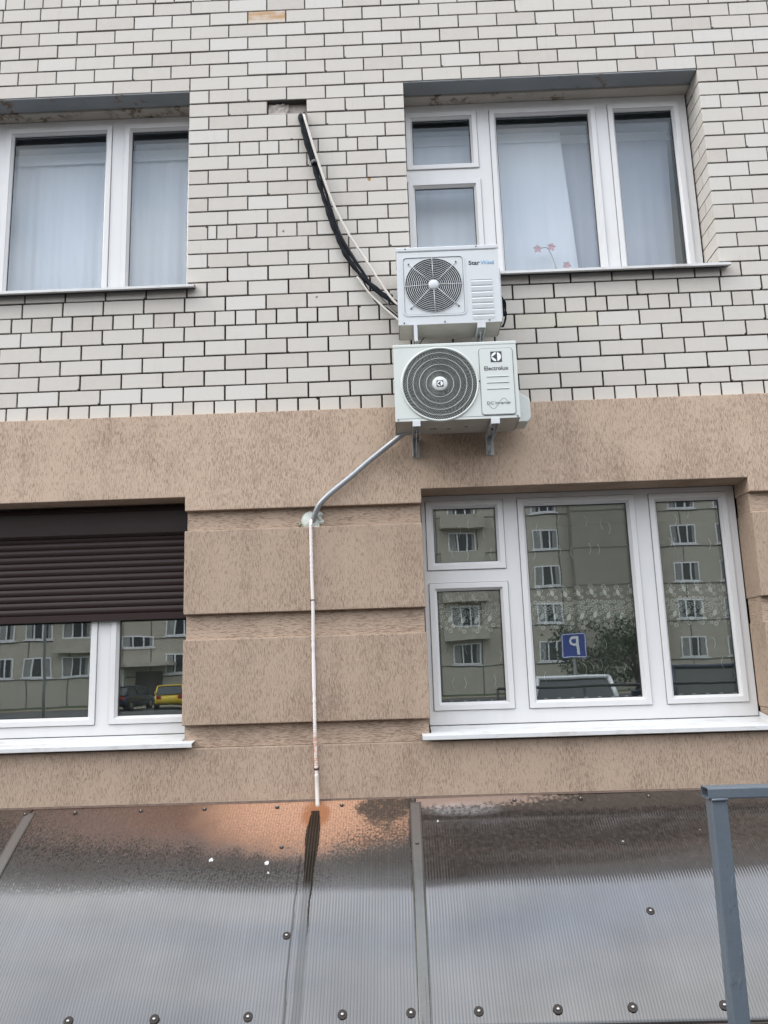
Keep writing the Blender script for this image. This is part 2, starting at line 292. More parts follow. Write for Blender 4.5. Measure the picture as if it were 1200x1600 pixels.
# street
simple('asphalt', (.05, .05, .052, 1), .9, var=.2, nscale=3); simple('grass', (.06, .085, .03, 1), .95, var=.35, nscale=4); simple('soil', (.26, .21, .15, 1), .95, var=.2)
simple('panel_beige', (.46, .42, .345, 1), .9, var=.10, nscale=.8); simple('panel_dark', (.30, .275, .225, 1), .9, var=.1, nscale=.8); simple('panel_seam', (.14, .13, .11, 1), .9)
simple('door_brown', (.06, .045, .04, 1), .6); simple('room_curtain', (.32, .32, .30, 1), .9, var=.3, nscale=9)
simple('car_white', (.72, .73, .74, 1), .25); simple('car_navy', (.03, .04, .07, 1), .25); simple('car_yellow', (.72, .50, .03, 1), .25); simple('car_blue', (.02, .03, .06, 1), .25)
simple('car_glass', (.02, .024, .026, 1), .08); simple('tyre', (.02, .02, .02, 1), .8); simple('alloy', (.4, .4, .42, 1), .3, .8); simple('lamp_red', (.35, .02, .02, 1), .3); simple('lamp_clear', (.6, .6, .6, 1), .2)
simple('sign_blue', (.014, .04, .25, 1), .4); simple('sign_white', (.8, .8, .8, 1), .4); simple('pole_grey', (.18, .18, .18, 1), .5)
simple('leaf', (.05, .075, .028, 1), .7, var=.4, nscale=2); simple('bark', (.08, .06, .045, 1), .9); simple('upper_render', (.45, .425, .405, 1), .85)

# ------------------------------------------------------------------ mesh helpers (z given relative to Z0 unless ZO is changed)
ZO = Z0
def V(x, y, z): return Vector((x, y, z + ZO))
class B:
    def __init__(s): s.b = bmesh.new()
    def quad(s, *pts, mi=0):
        f = s.b.faces.new([s.b.verts.new(V(*q)) for q in pts]); f.material_index = mi; return f
    def box(s, x0, x1, y0, y1, z0, z1, bev=0, mi=0, seg=1):
        r = bmesh.ops.create_cube(s.b, size=1); vs = r['verts']
        for v in vs: v.co = V(x0 + (v.co.x+.5)*(x1-x0), y0 + (v.co.y+.5)*(y1-y0), z0 + (v.co.z+.5)*(z1-z0))
        fs = {f for v in vs for f in v.link_faces}
        for f in fs: f.material_index = mi
        if bev:
            es = list({e for v in vs for e in v.link_edges})
            bmesh.ops.bevel(s.b, geom=es, offset=bev, segments=seg, affect='EDGES', profile=.5, material=-1)
        return s
    def prism(s, poly, axis, a0, a1, bev=0, mi=0):
        """closed polygon extruded; axis x: poly in (y,z); y: poly in (x,z); z: poly in (x,y)"""
        def P(q, t): return V(*((t, q[0], q[1]) if axis == 'x' else (q[0], t, q[1]) if axis == 'y' else (q[0], q[1], t)))
        A = [s.b.verts.new(P(q, a0)) for q in poly]; D = [s.b.verts.new(P(q, a1)) for q in poly]; fs = []
        fs.append(s.b.faces.new(A)); fs.append(s.b.faces.new(D[::-1])); n = len(poly)
        for i in range(n): fs.append(s.b.faces.new((A[i], D[i], D[(i+1) % n], A[(i+1) % n])))
        for f in fs: f.material_index = mi
        bmesh.ops.recalc_face_normals(s.b, faces=fs)
        if bev: bmesh.ops.bevel(s.b, geom=list({e for f in fs for e in f.edges}), offset=bev, segments=1, affect='EDGES')
        return s
    def slab(s, xs, zs, solid, y0, y1, bev=0, mi=0):
        """plate from y0 to y1 made of the grid cells for which solid(x,z); only its outer faces"""
        xs = sorted(set(xs)); zs = sorted(set(zs)); vt = {}
        def vv(i, j, k):
            if (i, j, k) not in vt: vt[i, j, k] = s.b.verts.new(V(xs[i], (y0, y1)[k], zs[j]))
            return vt[i, j, k]
        ok = lambda i, j: 0 <= i < len(xs)-1 and 0 <= j < len(zs)-1 and solid((xs[i]+xs[i+1])/2, (zs[j]+zs[j+1])/2)
        fs = []
        for i in range(len(xs)-1):
            for j in range(len(zs)-1):
                if not ok(i, j): continue
                fs.append(s.b.faces.new((vv(i, j, 0), vv(i+1, j, 0), vv(i+1, j+1, 0), vv(i, j+1, 0))))
                fs.append(s.b.faces.new((vv(i, j, 1), vv(i, j+1, 1), vv(i+1, j+1, 1), vv(i+1, j, 1))))
                for di, dj, a_, b_ in ((-1, 0, (0, 0), (0, 1)), (1, 0, (1, 1), (1, 0)), (0, -1, (1, 0), (0, 0)), (0, 1, (0, 1), (1, 1))):
                    if not ok(i+di, j+dj):
                        fs.append(s.b.faces.new((vv(i+a_[0], j+a_[1], 0), vv(i+b_[0], j+b_[1], 0), vv(i+b_[0], j+b_[1], 1), vv(i+a_[0], j+a_[1], 1))))
        for f in fs: f.material_index = mi
        bmesh.ops.recalc_face_normals(s.b, faces=fs)
        bmesh.ops.dissolve_limit(s.b, angle_limit=.01, verts=list(vt.values()), edges=list({e for f in fs for e in f.edges}))
        if bev:
            es = [e for e in s.b.edges if len(e.link_faces) == 2 and e.calc_face_angle(0) > .8]
            bmesh.ops.bevel(s.b, geom=es, offset=bev, segments=2, affect='EDGES', profile=.6)
        return s
    def ring(s, x0, x1, z0, z1, m, y0, y1, bev=0, mi=0):
        return s.slab([x0, x0+m, x1-m, x1], [z0, z0+m, z1-m, z1], lambda x, z: not (x0+m < x < x1-m and z0+m < z < z1-m), y0, y1, bev, mi)
    def tube(s, pts, r, seg=10, n=8, mi=0, cap=True, rfun=None, smooth=True):
        P = [V(*q) for q in pts]
        if smooth and len(P) > 2:
            Q = []
            for i in range(len(P)-1):
                p0, p1, p2, p3 = P[max(i-1, 0)], P[i], P[i+1], P[min(i+2, len(P)-1)]
                for k in range(n):
                    t = k/n; Q.append(.5*((2*p1)+(p2-p0)*t+(2*p0-5*p1+4*p2-p3)*t*t+(3*p1-p0-3*p2+p3)*t**3))
            P = Q + [P[-1]]
        tn = (P[1]-P[0]).normalized(); up = tn.orthogonal().normalized(); rings = []; acc = 0
        for i, q in enumerate(P):
            t = (P[min(i+1, len(P)-1)]-P[max(i-1, 0)]).normalized(); up = (up - t*up.dot(t)).normalized(); sd_ = t.cross(up)
            if i: acc += (P[i]-P[i-1]).length
            rr = rfun(acc, i) if rfun else r
            rings.append([s.b.verts.new(q + (up*math.cos(2*math.pi*k/seg) + sd_*math.sin(2*math.pi*k/seg))*rr) for k in range(seg)])
        for A, D in zip(rings, rings[1:]):
            for k in range(seg):
                f = s.b.faces.new((A[k], A[(k+1) % seg], D[(k+1) % seg], D[k])); f.smooth = True; f.material_index = mi
        if cap:
            for rg in (rings[0][::-1], rings[-1]): f = s.b.faces.new(rg); f.material_index = mi
        return s
    def lathe(s, c, prof, seg=24, axis='y', mi=0, smooth=True, a0=0, a1=2*math.pi):
        """profile of (radius, offset along axis) turned about the axis through c"""
        c = V(*c); rings = []; full = abs(a1-a0-2*math.pi) < 1e-6; n = seg if full else seg+1
        for r, h in prof:
            row = []
            for k in range(n):
                t = a0 + (a1-a0)*k/seg; u, v = r*math.cos(t), r*math.sin(t)
                row.append(s.b.verts.new(c + Vector((u, h, v) if axis == 'y' else (u, v, h) if axis == 'z' else (h, u, v))))
            rings.append(row)
        for A, D in zip(rings, rings[1:]):
            for k in range(seg):
                f = s.b.faces.new((A[k], A[(k+1) % n], D[(k+1) % n], D[k])); f.smooth = smooth; f.material_index = mi
        for (r, h), rg in ((prof[0], rings[0]), (prof[-1], rings[-1])):
            if r > 1e-5 and full and abs(prof[0][0]-prof[-1][0]) + abs(prof[0][1]-prof[-1][1]) > 1e-6:
                f = s.b.faces.new(rg); f.material_index = mi
        return s
    def annulus(s, c, r0, r1, y0, y1, seg=32):
        prof = [(r0, y0), (r1, y0), (r1, y1), (r0, y1), (r0, y0)]
        return s.lathe(c, prof, seg, smooth=False)

def link(o, parent=None):
    C.objects.link(o); o.parent = parent; return o
def org(parent):
    v = Vector((0, 0, 0))
    while parent: v += parent.location; parent = parent.parent
    return v
def obj(name, b, mat, parent=None, loc=None, **props):
    """one mesh object from a builder; its origin moves to loc (things) or its parent's origin (parts)"""
    bm = b.b if isinstance(b, B) else b
    o3 = org(parent) if parent else (Vector(loc) if loc else Vector((0, 0, 0)))
    bmesh.ops.recalc_face_normals(bm, faces=bm.faces)
    bm.transform(Matrix.Translation(-o3))
    me = bpy.data.meshes.new(name); bm.to_mesh(me); bm.free()
    for m in (mat if isinstance(mat, (list, tuple)) else [mat]): me.materials.append(M[m])
    o = bpy.data.objects.new(name, me); link(o, parent)
    if not parent: o.location = o3
    for k, v in props.items(): o[k] = v
    return o
def thing(name, label, cat, loc, group=None):
    o = bpy.data.objects.new(name, None); o.empty_display_size = .1; link(o); o.location = (loc[0], loc[1], loc[2] + ZO)
    o['label'] = label; o['category'] = cat
    if group: o['group'] = group
    return o
def tag(o, label, cat, group=None):
    o['label'] = label; o['category'] = cat
    if group: o['group'] = group
    return o
def text_bm(txt, width, height, x, y, z, mat, parent, name='lettering', bold=0, mi=None, xalign='LEFT'):
    cu = bpy.data.curves.new('t', 'FONT'); cu.body = txt; cu.extrude = .0; cu.offset = bold; cu.resolution_u = 3
    to = bpy.data.objects.new('t', cu); C.objects.link(to)
    dg = bpy.context.evaluated_depsgraph_get(); me = bpy.data.meshes.new_from_object(to.evaluated_get(dg))
    bpy.data.objects.remove(to); bpy.data.curves.remove(cu)
    bm = bmesh.new(); bm.from_mesh(me); bpy.data.meshes.remove(me)
    xs = [v.co.x for v in bm.verts]; ys = [v.co.y for v in bm.verts]
    sx = width/(max(xs)-min(xs)); sy = height/(max(ys)-0) if height else sx; x0 = min(xs)
    r = bmesh.ops.extrude_face_region(bm, geom=list(bm.faces)); top = [e for e in r['geom'] if isinstance(e, bmesh.types.BMVert)]
    for v in top: v.co.z += 1
    for v in bm.verts: v.co = V(x + (v.co.x-x0)*sx, y - v.co.z*.0012, z + v.co.y*sy)
    return obj(name, bm, mat, parent)

# ------------------------------------------------------------------ setting: ground
ZO = 0
b = B(); b.quad((-260, -260, 0), (260, -260, 0), (260, 6, 0), (-260, 6, 0)); obj('ground', b, 'asphalt', kind='structure')
b = B(); b.quad((-200, -57, .008), (200, -57, .008), (200, -52, .008), (-200, -52, .008)); b.quad((-60, -38, .008), (-13, -38, .008), (-13, -31, .008), (-60, -31, .008)); obj('lawn', b, 'grass', kind='structure')
b = B(); b.quad((-200, -51.6, .012), (200, -51.6, .012), (200, -48.5, .012), (-200, -48.5, .012)); obj('path', b, 'soil', kind='structure')
ZO = Z0

# ------------------------------------------------------------------ brick wall
CH = .09917; U = .13
UL = (-1.95, 0.0, 8*CH, 22*CH); UR = (1.43, 3.38, 8*CH, 22*CH)         # window openings of the brick storey
wall = thing('brick_wall', 'pale grey brick wall with dark mortar joints above the brown plaster', 'brick wall', (1.3, 0, 0))
XA, XB, NC = -3.38, 6.5, 37
def rows():
    """every brick as (course, u0, u1, depth, y)"""
    out = []; lo, hi = -26, 50
    def run(c, js, d=.112):
        js = sorted(js)
        for p, q in zip(js, js[1:]): out.append((c, p, q, d, 0))
    for c in range(0, NC):
        even = [u for u in range(lo, hi+1) if u % 2 == 0]; odd = [lo] + [u for u in range(lo, hi+1) if u % 2] + [hi]
        if c in (0, 6): run(c, [lo] + [u+.4 for u in range(lo, hi)] + [hi])
        elif c < 8: run(c, [u-.1 for u in (even if c % 2 else odd)])
        elif c == 8:
            run(c, [u for u in even if u <= 0] + [1, 3, 5, 7, 9, 11] + [24.75-2*k for k in range(6)][::-1] + [26, 27] + [u for u in odd if u > 28])
        elif c < 22 + 1:
            first = [26] + ([u for u in even if u > 27] if c % 2 else [u for u in odd if u > 26])
            left = [-15] + ([u for u in odd if u < -15] if c % 2 else [u for u in even if u < -15])
            if c == 12: pier = [0, 1, 1.45] + [2.45+k for k in range(8)] + [11]
            elif c == 18: pier = [0, 1, 2.58] + [3.58+k for k in range(7)] + [11]
            else: pier = [0] + (list(range(2, 11, 2)) if c % 2 else list(range(1, 11, 2))) + [11]
            for js in (left, pier, first):
                js = sorted(js)
                for k, (p, q) in enumerate(zip(js, js[1:])):
                    edge = (js is not left and k == 0) or (js is not first and k == len(js)-2)
                    half = q-p < 1.5
                    out.append((c, p, q, .238 if edge and half else .112, 0))
                    if edge and not half:                                   # the piece behind it in the reveal
                        e = p if (js is not left and k == 0) and not (js is pier and k) else q
                        out.append((c, e, e+.95, .116, .122) if e == p else (c, e-.95, e, .116, .122))
        elif c == 30: run(c, [u + .1 for u in range(lo, hi+1)])
        else: run(c, (even if c % 2 else odd))
    return out
def brick_mesh(L_, D_, seed):
    rnd = random.Random(seed); b = B(); global ZO
    zo = ZO; ZO = 0
    b.box(-L_/2, L_/2, 0, D_, -(CH-.0095)/2, (CH-.0095)/2)
    ZO = zo
    if rnd.random() < .06:                                                  # a knocked corner
        v = rnd.choice([v for v in b.b.verts if v.co.y < .01]); bmesh.ops.bevel(b.b, geom=[e for e in v.link_edges if abs(e.verts[0].co.y-e.verts[1].co.y) > .01], offset=rnd.uniform(.006, .011), segments=2, affect='EDGES')
    bmesh.ops.bevel(b.b, geom=[e for e in b.b.edges if all(v.co.y < .01 for v in e.verts)], offset=.0016, segments=1, affect='EDGES')
    return b.b
def scr(x, y, z):
    q = ROT.transposed() @ (Vector((x, y, z + Z0)) - CAM); return 600 + 1300*q.x/-q.z, 800 - 1300*q.y/-q.z, -q.z
allb = []
for (c, p, q, d, y) in rows():
    if c == 21 and abs(p-4) < .01: continue                                 # the hole for the pipes
    jw = .0115 if c <= 9 else .0092
    x0, x1 = p*U + jw/2, q*U - jw/2
    if p*U in (0.0, 26*U) and 9 <= c <= 22: x0 = p*U
    if abs(q-11) < .01 and 9 <= c <= 22: x1 = q*U
    zc = (c-.5)*CH; sx, sy, sd_ = scr((x0+x1)/2, 0, zc)
    area = (x1-x0)/sd_ if (-40 < sx < 1240 and -15 < sy < 670) else 0
    if y > 0: area *= .35 if x0 > 3 else 0
    allb.append([area, c, x0, x1, d, y, zc, p])
for t_ in allb:
    if (t_[1] == 28 and abs(t_[7]-3) < .01) or (t_[1] == 5 and t_[7] in (15.9, 17.9)): t_[0] += 1
allb.sort(key=lambda t: -t[0])
cache = {}; stuff = bmesh.new()
wl = wall.location
for i, (area, c, x0, x1, d, y, zc, p) in enumerate(allb):
    ln = round(x1-x0, 3); rnd = random.Random(i*13+5)
    jy = rnd.uniform(-.0022, .0016); rot = rnd.gauss(0, .0022); jz = rnd.uniform(-.0012, .0012)
    key = (ln, d, i % 6)
    if i < 300 and area > 0:
        if key not in cache:
            me = bpy.data.meshes.new('brick'); bm = brick_mesh(ln, d, hash(key) % 9999); bm.to_mesh(me); bm.free(); me.materials.append(M['brick']); cache[key] = me
        me = cache[key]; special = None
        if c == 28 and abs(p-3) < .01: special = 'brick_rusty'
        if c == 5 and p in (15.9, 17.9): special = 'brick_yellow'
        o = bpy.data.objects.new('brick', me); link(o, wall); o.location = Vector(((x0+x1)/2, y+jy, zc+jz+Z0)) - wl; o.rotation_euler = (0, rot, rnd.gauss(0, .002))
        if special:
            o.data = me.copy(); o.data.materials[0] = M[special]; o['label'] = 'brick stained rusty orange' if special == 'brick_rusty' else 'yellowish brick'
    else:
        bm = brick_mesh(ln, d, i); bm.transform(Matrix.Translation(Vector(((x0+x1)/2, y+jy, zc+jz+Z0))) @ Matrix.Rotation(rot, 4, 'Y'))
        me = bpy.data.meshes.new('t'); bm.to_mesh(me); bm.free(); stuff.from_mesh(me); bpy.data.meshes.remove(me)
obj('outer_bricks', stuff, 'brick', wall, kind='stuff')
def hole(x, z, hs): return any(h[0] < x < h[1] and h[2] < z < h[3] for h in hs)
PH = (4*U + .0, 6*U, 20*CH, 21*CH)
def mortar(z0, z1, mat, y0):
    ins = .011; hs = [(UL[0]-ins, UL[1]+(-ins if False else 0)-0 - ins + ins, UL[2], UL[3]), UR, PH]
    hs = [(UL[0]-.0, UL[1]+.0, UL[2], UL[3]), (UR[0], UR[1], UR[2], UR[3]), PH]
    hs = [(h[0]-ins, h[1]+ins, h[2], h[3]) if h is not PH else h for h in hs]
    xs = [XA, XB] + [v for h in hs for v in h[:2]]; zs = [z0, z1] + [v for h in hs for v in h[2:] if z0 < v < z1]
    b = B(); b.slab(xs, zs, lambda x, z: not hole(x, z, hs), y0, .26); return obj('mortar', b, mat, wall)
mortar(-.10, 9*CH, 'mortar_dark', .0115); mortar(9*CH, (NC-.9)*CH, 'mortar_grey', .0062)
# the broken brick and the bottom of the pipe hole
b = B(); rnd = random.Random(3); n = 7
vs = [[b.b.verts.new(V(4*U+.006 + (1.02*U)*i/n, .012 + rnd.uniform(0, .02) + .012*(i/n), 20*CH+.006 + (CH-.012)*j/4 + (rnd.uniform(-.004, .004) if 0 < j < 4 else 0))) for i in range(n+1)] for j in range(5)]
for j in range(4):
    for i in range(n): b.b.faces.new((vs[j][i], vs[j][i+1], vs[j+1][i+1], vs[j+1][i]))
g = bmesh.ops.extrude_face_region(b.b, geom=list(b.b.faces))
for v in g['geom']:
    if isinstance(v, bmesh.types.BMVert): v.co.y = .09
obj('broken_brick', b, 'broken_brick', wall, label='broken stub of a brick beside the pipe hole')
b = B(); b.box(4*U+.001, 6*U-.001, .05, .255, 20*CH+.001, 21*CH-.001); obj('hole_back', b, 'broken_brick', wall)
# lintels over the two openings: painted steel angle, then concrete behind it
for (x0, x1, z0, z1) in (UL, UR):
    b = B(); b.box(x0+.003, x1-.003, .004, .135, z1-.006, z1+.004, .002); obj('steel_lintel', b, 'lintel_paint', wall)
    b = B(); b.box(x0+.002, x1-.002, .137, .29, z1-.020, z1+.06, .004); obj('concrete_lintel', b, 'concrete', wall)
b = B(); b.box(XA, XB, .02, .3, (NC-.9)*CH, 14.0); obj('upper_wall', b, 'upper_render', wall)

# ------------------------------------------------------------------ plaster wall
pw = thing('plaster_wall', 'brown scratch textured plaster wall with recessed horizontal grooves', 'plaster wall', (1.3, -.05, -3.3))
LLo = (-1.93, .022, -2.03, -.615); LRo = (1.438, 3.376, -2.03, -.615)
YP = -.05
b = B(); hs = [LLo, LRo]
b.slab([XA, XB, LLo[0], LLo[1], LRo[0], LRo[1]], [-.70, -.615, -.097], lambda x, z: not hole(x, z, hs), YP, .1695, .005); obj('plaster_band', b, 'plaster', pw)
piers = [(XA, LLo[0]), (LLo[1], LRo[0]), (LRo[1], XB)]
for z0, z1 in ((-1.318, -.822), (-1.948, -1.465)):
    for x0, x1 in piers:
        b = B(); b.box(x0, x1, YP, .1695, z0, z1, .005, seg=2); obj('plaster_block', b, 'plaster_lower_shaded', pw)
for z0, z1 in ((-.822, -.70), (-1.465, -1.318)):
    for x0, x1 in piers:
        b = B(); b.box(x0+.008, x1-.008, -.012, .169, z0-.002, z1+.002); obj('groove', b, 'plaster_groove', pw)
for x0, x1 in piers:
    b = B(); b.box(x0+.008, x1-.008, -.012, .169, -2.072, -1.946); obj('groove', b, 'plaster_groove', pw)
b = B(); b.slab([XA, XB], [-3.3, -2.074], lambda x, z: True, YP, .1695, .005); obj('base_band', b, 'plaster_lower_shaded', pw)
b = B(); b.box(LLo[0], LLo[1], .0, .255, -2.0735, -2.03); obj('sill_bed', b, 'concrete', pw)
b = B(); b.box(LRo[0], LRo[1], .0, .255, -2.0735, -2.03); obj('sill_bed', b, 'concrete', pw)

# ------------------------------------------------------------------ windows
def window(label, x0, x1, z0, z1, yf, sashes, group='white framed windows'):
    t = thing('window', label, 'window', ((x0+x1)/2, yf, z0), group)
    gap = .0025; G = .046
    hs = [(a_-gap, c_+gap, d_-gap, e_+gap) for a_, c_, d_, e_ in sashes]
    b = B(); b.slab([x0, x1] + [v for h in hs for v in h[:2]], [z0, z1] + [v for h in hs for v in h[2:]], lambda x, z: not hole(x, z, hs), yf, yf+.07, .0025)
    obj('frame', b, 'pvc', t)
    for a_, c_, d_, e_ in sashes:
        b = B(); b.ring(a_, c_, d_, e_, G-.013, yf-.010, yf+.055, .003); s = obj('sash', b, 'pvc', t)
        b = B(); m = G-.013                                                  # sloped glazing bead
        o_ = [(a_+m, d_+m), (c_-m, d_+m), (c_-m, e_-m), (a_+m, e_-m)]; i_ = [(a_+G, d_+G), (c_-G, d_+G), (c_-G, e_-G), (a_+G, e_-G)]
        for k in range(4):
            j = (k+1) % 4
            b.quad((o_[k][0], yf-.004, o_[k][1]), (o_[j][0], yf-.004, o_[j][1]), (i_[j][0], yf+.012, i_[j][1]), (i_[k][0], yf+.012, i_[k][1]))
            b.quad((i_[k][0], yf+.012, i_[k][1]), (i_[j][0], yf+.012, i_[j][1]), (i_[j][0], yf+.026, i_[j][1]), (i_[k][0], yf+.026, i_[k][1]))
        obj('glazing_bead', b, 'pvc', s)
        b = B(); b.ring(a_+G-.004, c_-G+.004, d_+G-.004, e_-G+.004, .0085, yf+.0215, yf+.0255); obj('gasket', b, 'gasket', s)
        b = B(); b.ring(a_-.006, c_+.006, d_-.006, e_+.006, .016, yf+.056, yf+.064); obj('seal', b, 'gasket', s)
        b = B(); b.box(a_+G-.002, c_-G+.002, yf+.026, yf+.048, d_+G-.002, e_-G+.002); obj('pane', b, 'glass' if z1 < 0 else 'glass_upper', s)
    return t
lr = window('lower right white window reflecting the P sign and parked cars', LRo[0]+.001, LRo[1]-.004, -2.003, -.616, .17,
            [(1.466, 1.944, -1.081, -.652), (1.470, 1.948, -1.917, -1.163), (2.035, 2.755, -1.919, -.652), (2.846, 3.323, -1.919, -.652)])
ll = window('lower left white window half covered by the brown roller shutter', LLo[0]+.004, LLo[1]+.05, -2.003, -.616, .17,
            [(-1.29, -.558, -1.937, -.652), (-.473, .040, -1.937, -.652), (-1.87, -1.38, -1.081, -.652), (-1.87, -1.38, -1.937, -1.163)])
ur = window('upper right white window partly behind the air conditioner', UR[0]+.002, UR[1]-.012, .765, 2.16, .22,
            [(1.440, 1.929, 1.668, 2.100), (1.441, 1.934, .834, 1.581), (2.018, 2.744, .834, 2.102), (2.831, 3.315, .834, 2.102)])
ul = window('upper left white window with pleated white curtains', UL[0]+.012, UL[1]-.001, .765, 2.16, .22,
            [(-1.33, -.594, .834, 2.108), (-.504, -.02, .834, 2.108), (-1.92, -1.42, 1.668, 2.1), (-1.92, -1.42, .834, 1.581)])
# sills: folded sheet, sloping to a lip, part of their windows
def sill(win, x0, x1, e0, e1, zb, yb, zf, yf, mat, under, lip, rise=None):
    b = B(); th = .0015
    prof = [(yb, zb), (yf, zf), (yf, zf-lip), (yf+.012, zf-lip-.004)]
    for (p, q) in zip(prof, prof[1:]):
        for k, (xa, xb) in enumerate(((e0, e1),)):
            if p is prof[0]:
                ym = YM; zm = zb + (zf-zb)*(ym-yb)/(yf-yb)
                b.quad((x0, yb, zb), (x1, yb, zb), (x1, ym, zm), (x0, ym, zm)); b.quad((xa, ym, zm), (xb, ym, zm), (xb, yf, zf), (xa, yf, zf))
            else: b.quad((xa, p[0], p[1]), (xb, p[0], p[1]), (xb, q[0], q[1]), (xa, q[0], q[1]))
    bmesh.ops.remove_doubles(b.b, verts=b.b.verts, dist=.0004)
    bmesh.ops.recalc_face_normals(b.b, faces=b.b.faces)
    bmesh.ops.solidify(b.b, geom=list(b.b.faces), thickness=.0016)
    s = obj('sill', b, mat, win)
    b = B(); b.quad((x0, yb, zb-.006), (x1, yb, zb-.006), (e1-.002, yf+.004, zf-.006), (e0+.002, yf+.004, zf-.006)); bmesh.ops.solidify(b.b, geom=list(b.b.faces), thickness=.0015)
    if YM > -.01:
        b.b.free(); b = B(); b.quad((e0+.003, yf+.003, zf-lip+.002), (e1-.003, yf+.003, zf-lip+.002), (e1-.003, -.003, zf-lip+.008), (e0+.003, -.003, zf-lip+.008)); bmesh.ops.solidify(b.b, geom=list(b.b.faces), thickness=.0015)
    obj('sill_underside', b, under, s)
    b = B(); b.ring(x0-0, x1+0, zb-.012, zb+.006, .008, yb-.004, yb-.001); obj('sill_joint', b, 'gasket', s)
    for xx in (rise or ()):
        b = B(); b.prism([(yb-.01, zb-.0), (yb-.01, zb+.03), (yf, zf+.022), (yf, zf)], 'x', xx-.001, xx+.001); obj('end_cap', b, mat, s)
    return s
YM = -.014
sill(lr, LRo[0]+.004, LRo[1]-.004, 1.389, 3.43, -2.006, .172, -2.042, -.092, 'sill_white', 'galvanised', .021, rise=(3.372,))
sill(ll, LLo[0]+.004, LLo[1]-.004, -1.99, .092, -2.006, .172, -2.043, -.092, 'sill_white', 'galvanised', .021)
YM = -.004
sill(ur, UR[0]+.013, UR[1]-.013, 1.37, 3.425, .825, .222, .760, -.062, 'sill_white', 'galvanised', .016)
sill(ul, UL[0]+.013, UL[1]-.013, -2.0, .061, .825, .222, .757, -.062, 'sill_white', 'galvanised', .016)

# ------------------------------------------------------------------ roller shutter
rs = thing('roller_shutter', 'dark brown roller shutter half lowered over the lower left window', 'shutter', (-.95, .13, -1.33))
sx0, sx1 = LLo[0]+.003, LLo[1]-.003
b = B(); b.prism([(.108, -.80), (.108, -.66), (.116, -.628), (.166, -.628), (.166, -.812), (.125, -.812)], 'x', sx0, sx1, .002); bx = obj('box', b, 'shutter_brown', rs)
b = B(); b.box(sx0, sx1, .104, .110, -.796, -.786, .001); b.box(sx0, sx1, .1045, .110, -.652, -.646, .001); obj('box_trim', b, 'shutter_brown', bx)
sl = B(); zo = ZO; N = 8; H = .0405
pr = [(.0065*math.sin(math.pi*k/N)**.8, H*k/N) for k in range(N+1)]
slat = None
z = -1.282
while z < -.815:
    if slat is None:
        b = B(); b.prism([(.146, z-.0005)] + [(.1405-dy, z+dz*.955) for dy, dz in pr] + [(.146, z+H*.955)], 'x', sx0+.02, sx1-.02)
        slat = obj('slat', b, 'shutter_brown', rs); zbase = z
    else:
        o = slat.copy(); link(o, rs); o.location = slat.location + Vector((0, 0, z-zbase))
    z += H
b = B(); b.box(sx0+.02, sx1-.02, .130, .148, -1.325, -1.2835, .003); obj('bottom_bar', b, 'shutter_brown', rs)
for xx in (sx0, sx1-.022):
    b = B(); b.box(xx, xx+.022, .122, .166, -1.99, -.813, .002); obj('guide_rail', b, 'shutter_brown', rs)

# ------------------------------------------------------------------ air conditioners
def plate_hole(b, x0, x1, z0, z1, y, cx, cz, r, seg=64):
    ang = sorted([2*math.pi*k/seg for k in range(seg)] + [math.atan2(zz-cz, xx-cx) % (2*math.pi) for xx in (x0, x1) for zz in (z0, z1)])
    def edge(t):
        dx, dz = math.cos(t), math.sin(t); k = min((((x1 if dx > 0 else x0)-cx)/dx) if abs(dx) > 1e-9 else 9, (((z1 if dz > 0 else z0)-cz)/dz) if abs(dz) > 1e-9 else 9); return cx+dx*k, cz+dz*k
    I = [b.b.verts.new(V(cx+r*math.cos(t), y, cz+r*math.sin(t))) for t in ang]; O = [b.b.verts.new(V(edge(t)[0], y, edge(t)[1])) for t in ang]; n = len(ang)
    for k in range(n): b.b.faces.new((I[k], I[(k+1) % n], O[(k+1) % n], O[k]))
def rrect(x0, x1, z0, z1, r, n=5):
    return [(cx+r*math.cos(math.pi/2*(q+k/n)), cz+r*math.sin(math.pi/2*(q+k/n))) for q, (cx, cz) in enumerate(((x1-r, z1-r), (x0+r, z1-r), (x0+r, z0+r), (x1-r, z0+r))) for k in range(n+1)]
def rring(b, x0, x1, z0, z1, r, wd, y0, y1, mi=0):
    O = rrect(x0, x1, z0, z1, r); I = rrect(x0+wd, x1-wd, z0+wd, z1-wd, max(r-wd, .001)); n = len(O)
    o0 = [b.b.verts.new(V(x, y1, z)) for x, z in O]; o1 = [b.b.verts.new(V(x, y0, z)) for x, z in O]; i1 = [b.b.verts.new(V(x, y0, z)) for x, z in I]; i0 = [b.b.verts.new(V(x, y1, z)) for x, z in I]
    for k in range(n):
        j = (k+1) % n
        for A, D in ((o0, o1), (o1, i1), (i1, i0)): b.b.faces.new((A[k], A[j], D[j], D[k])).material_index = mi
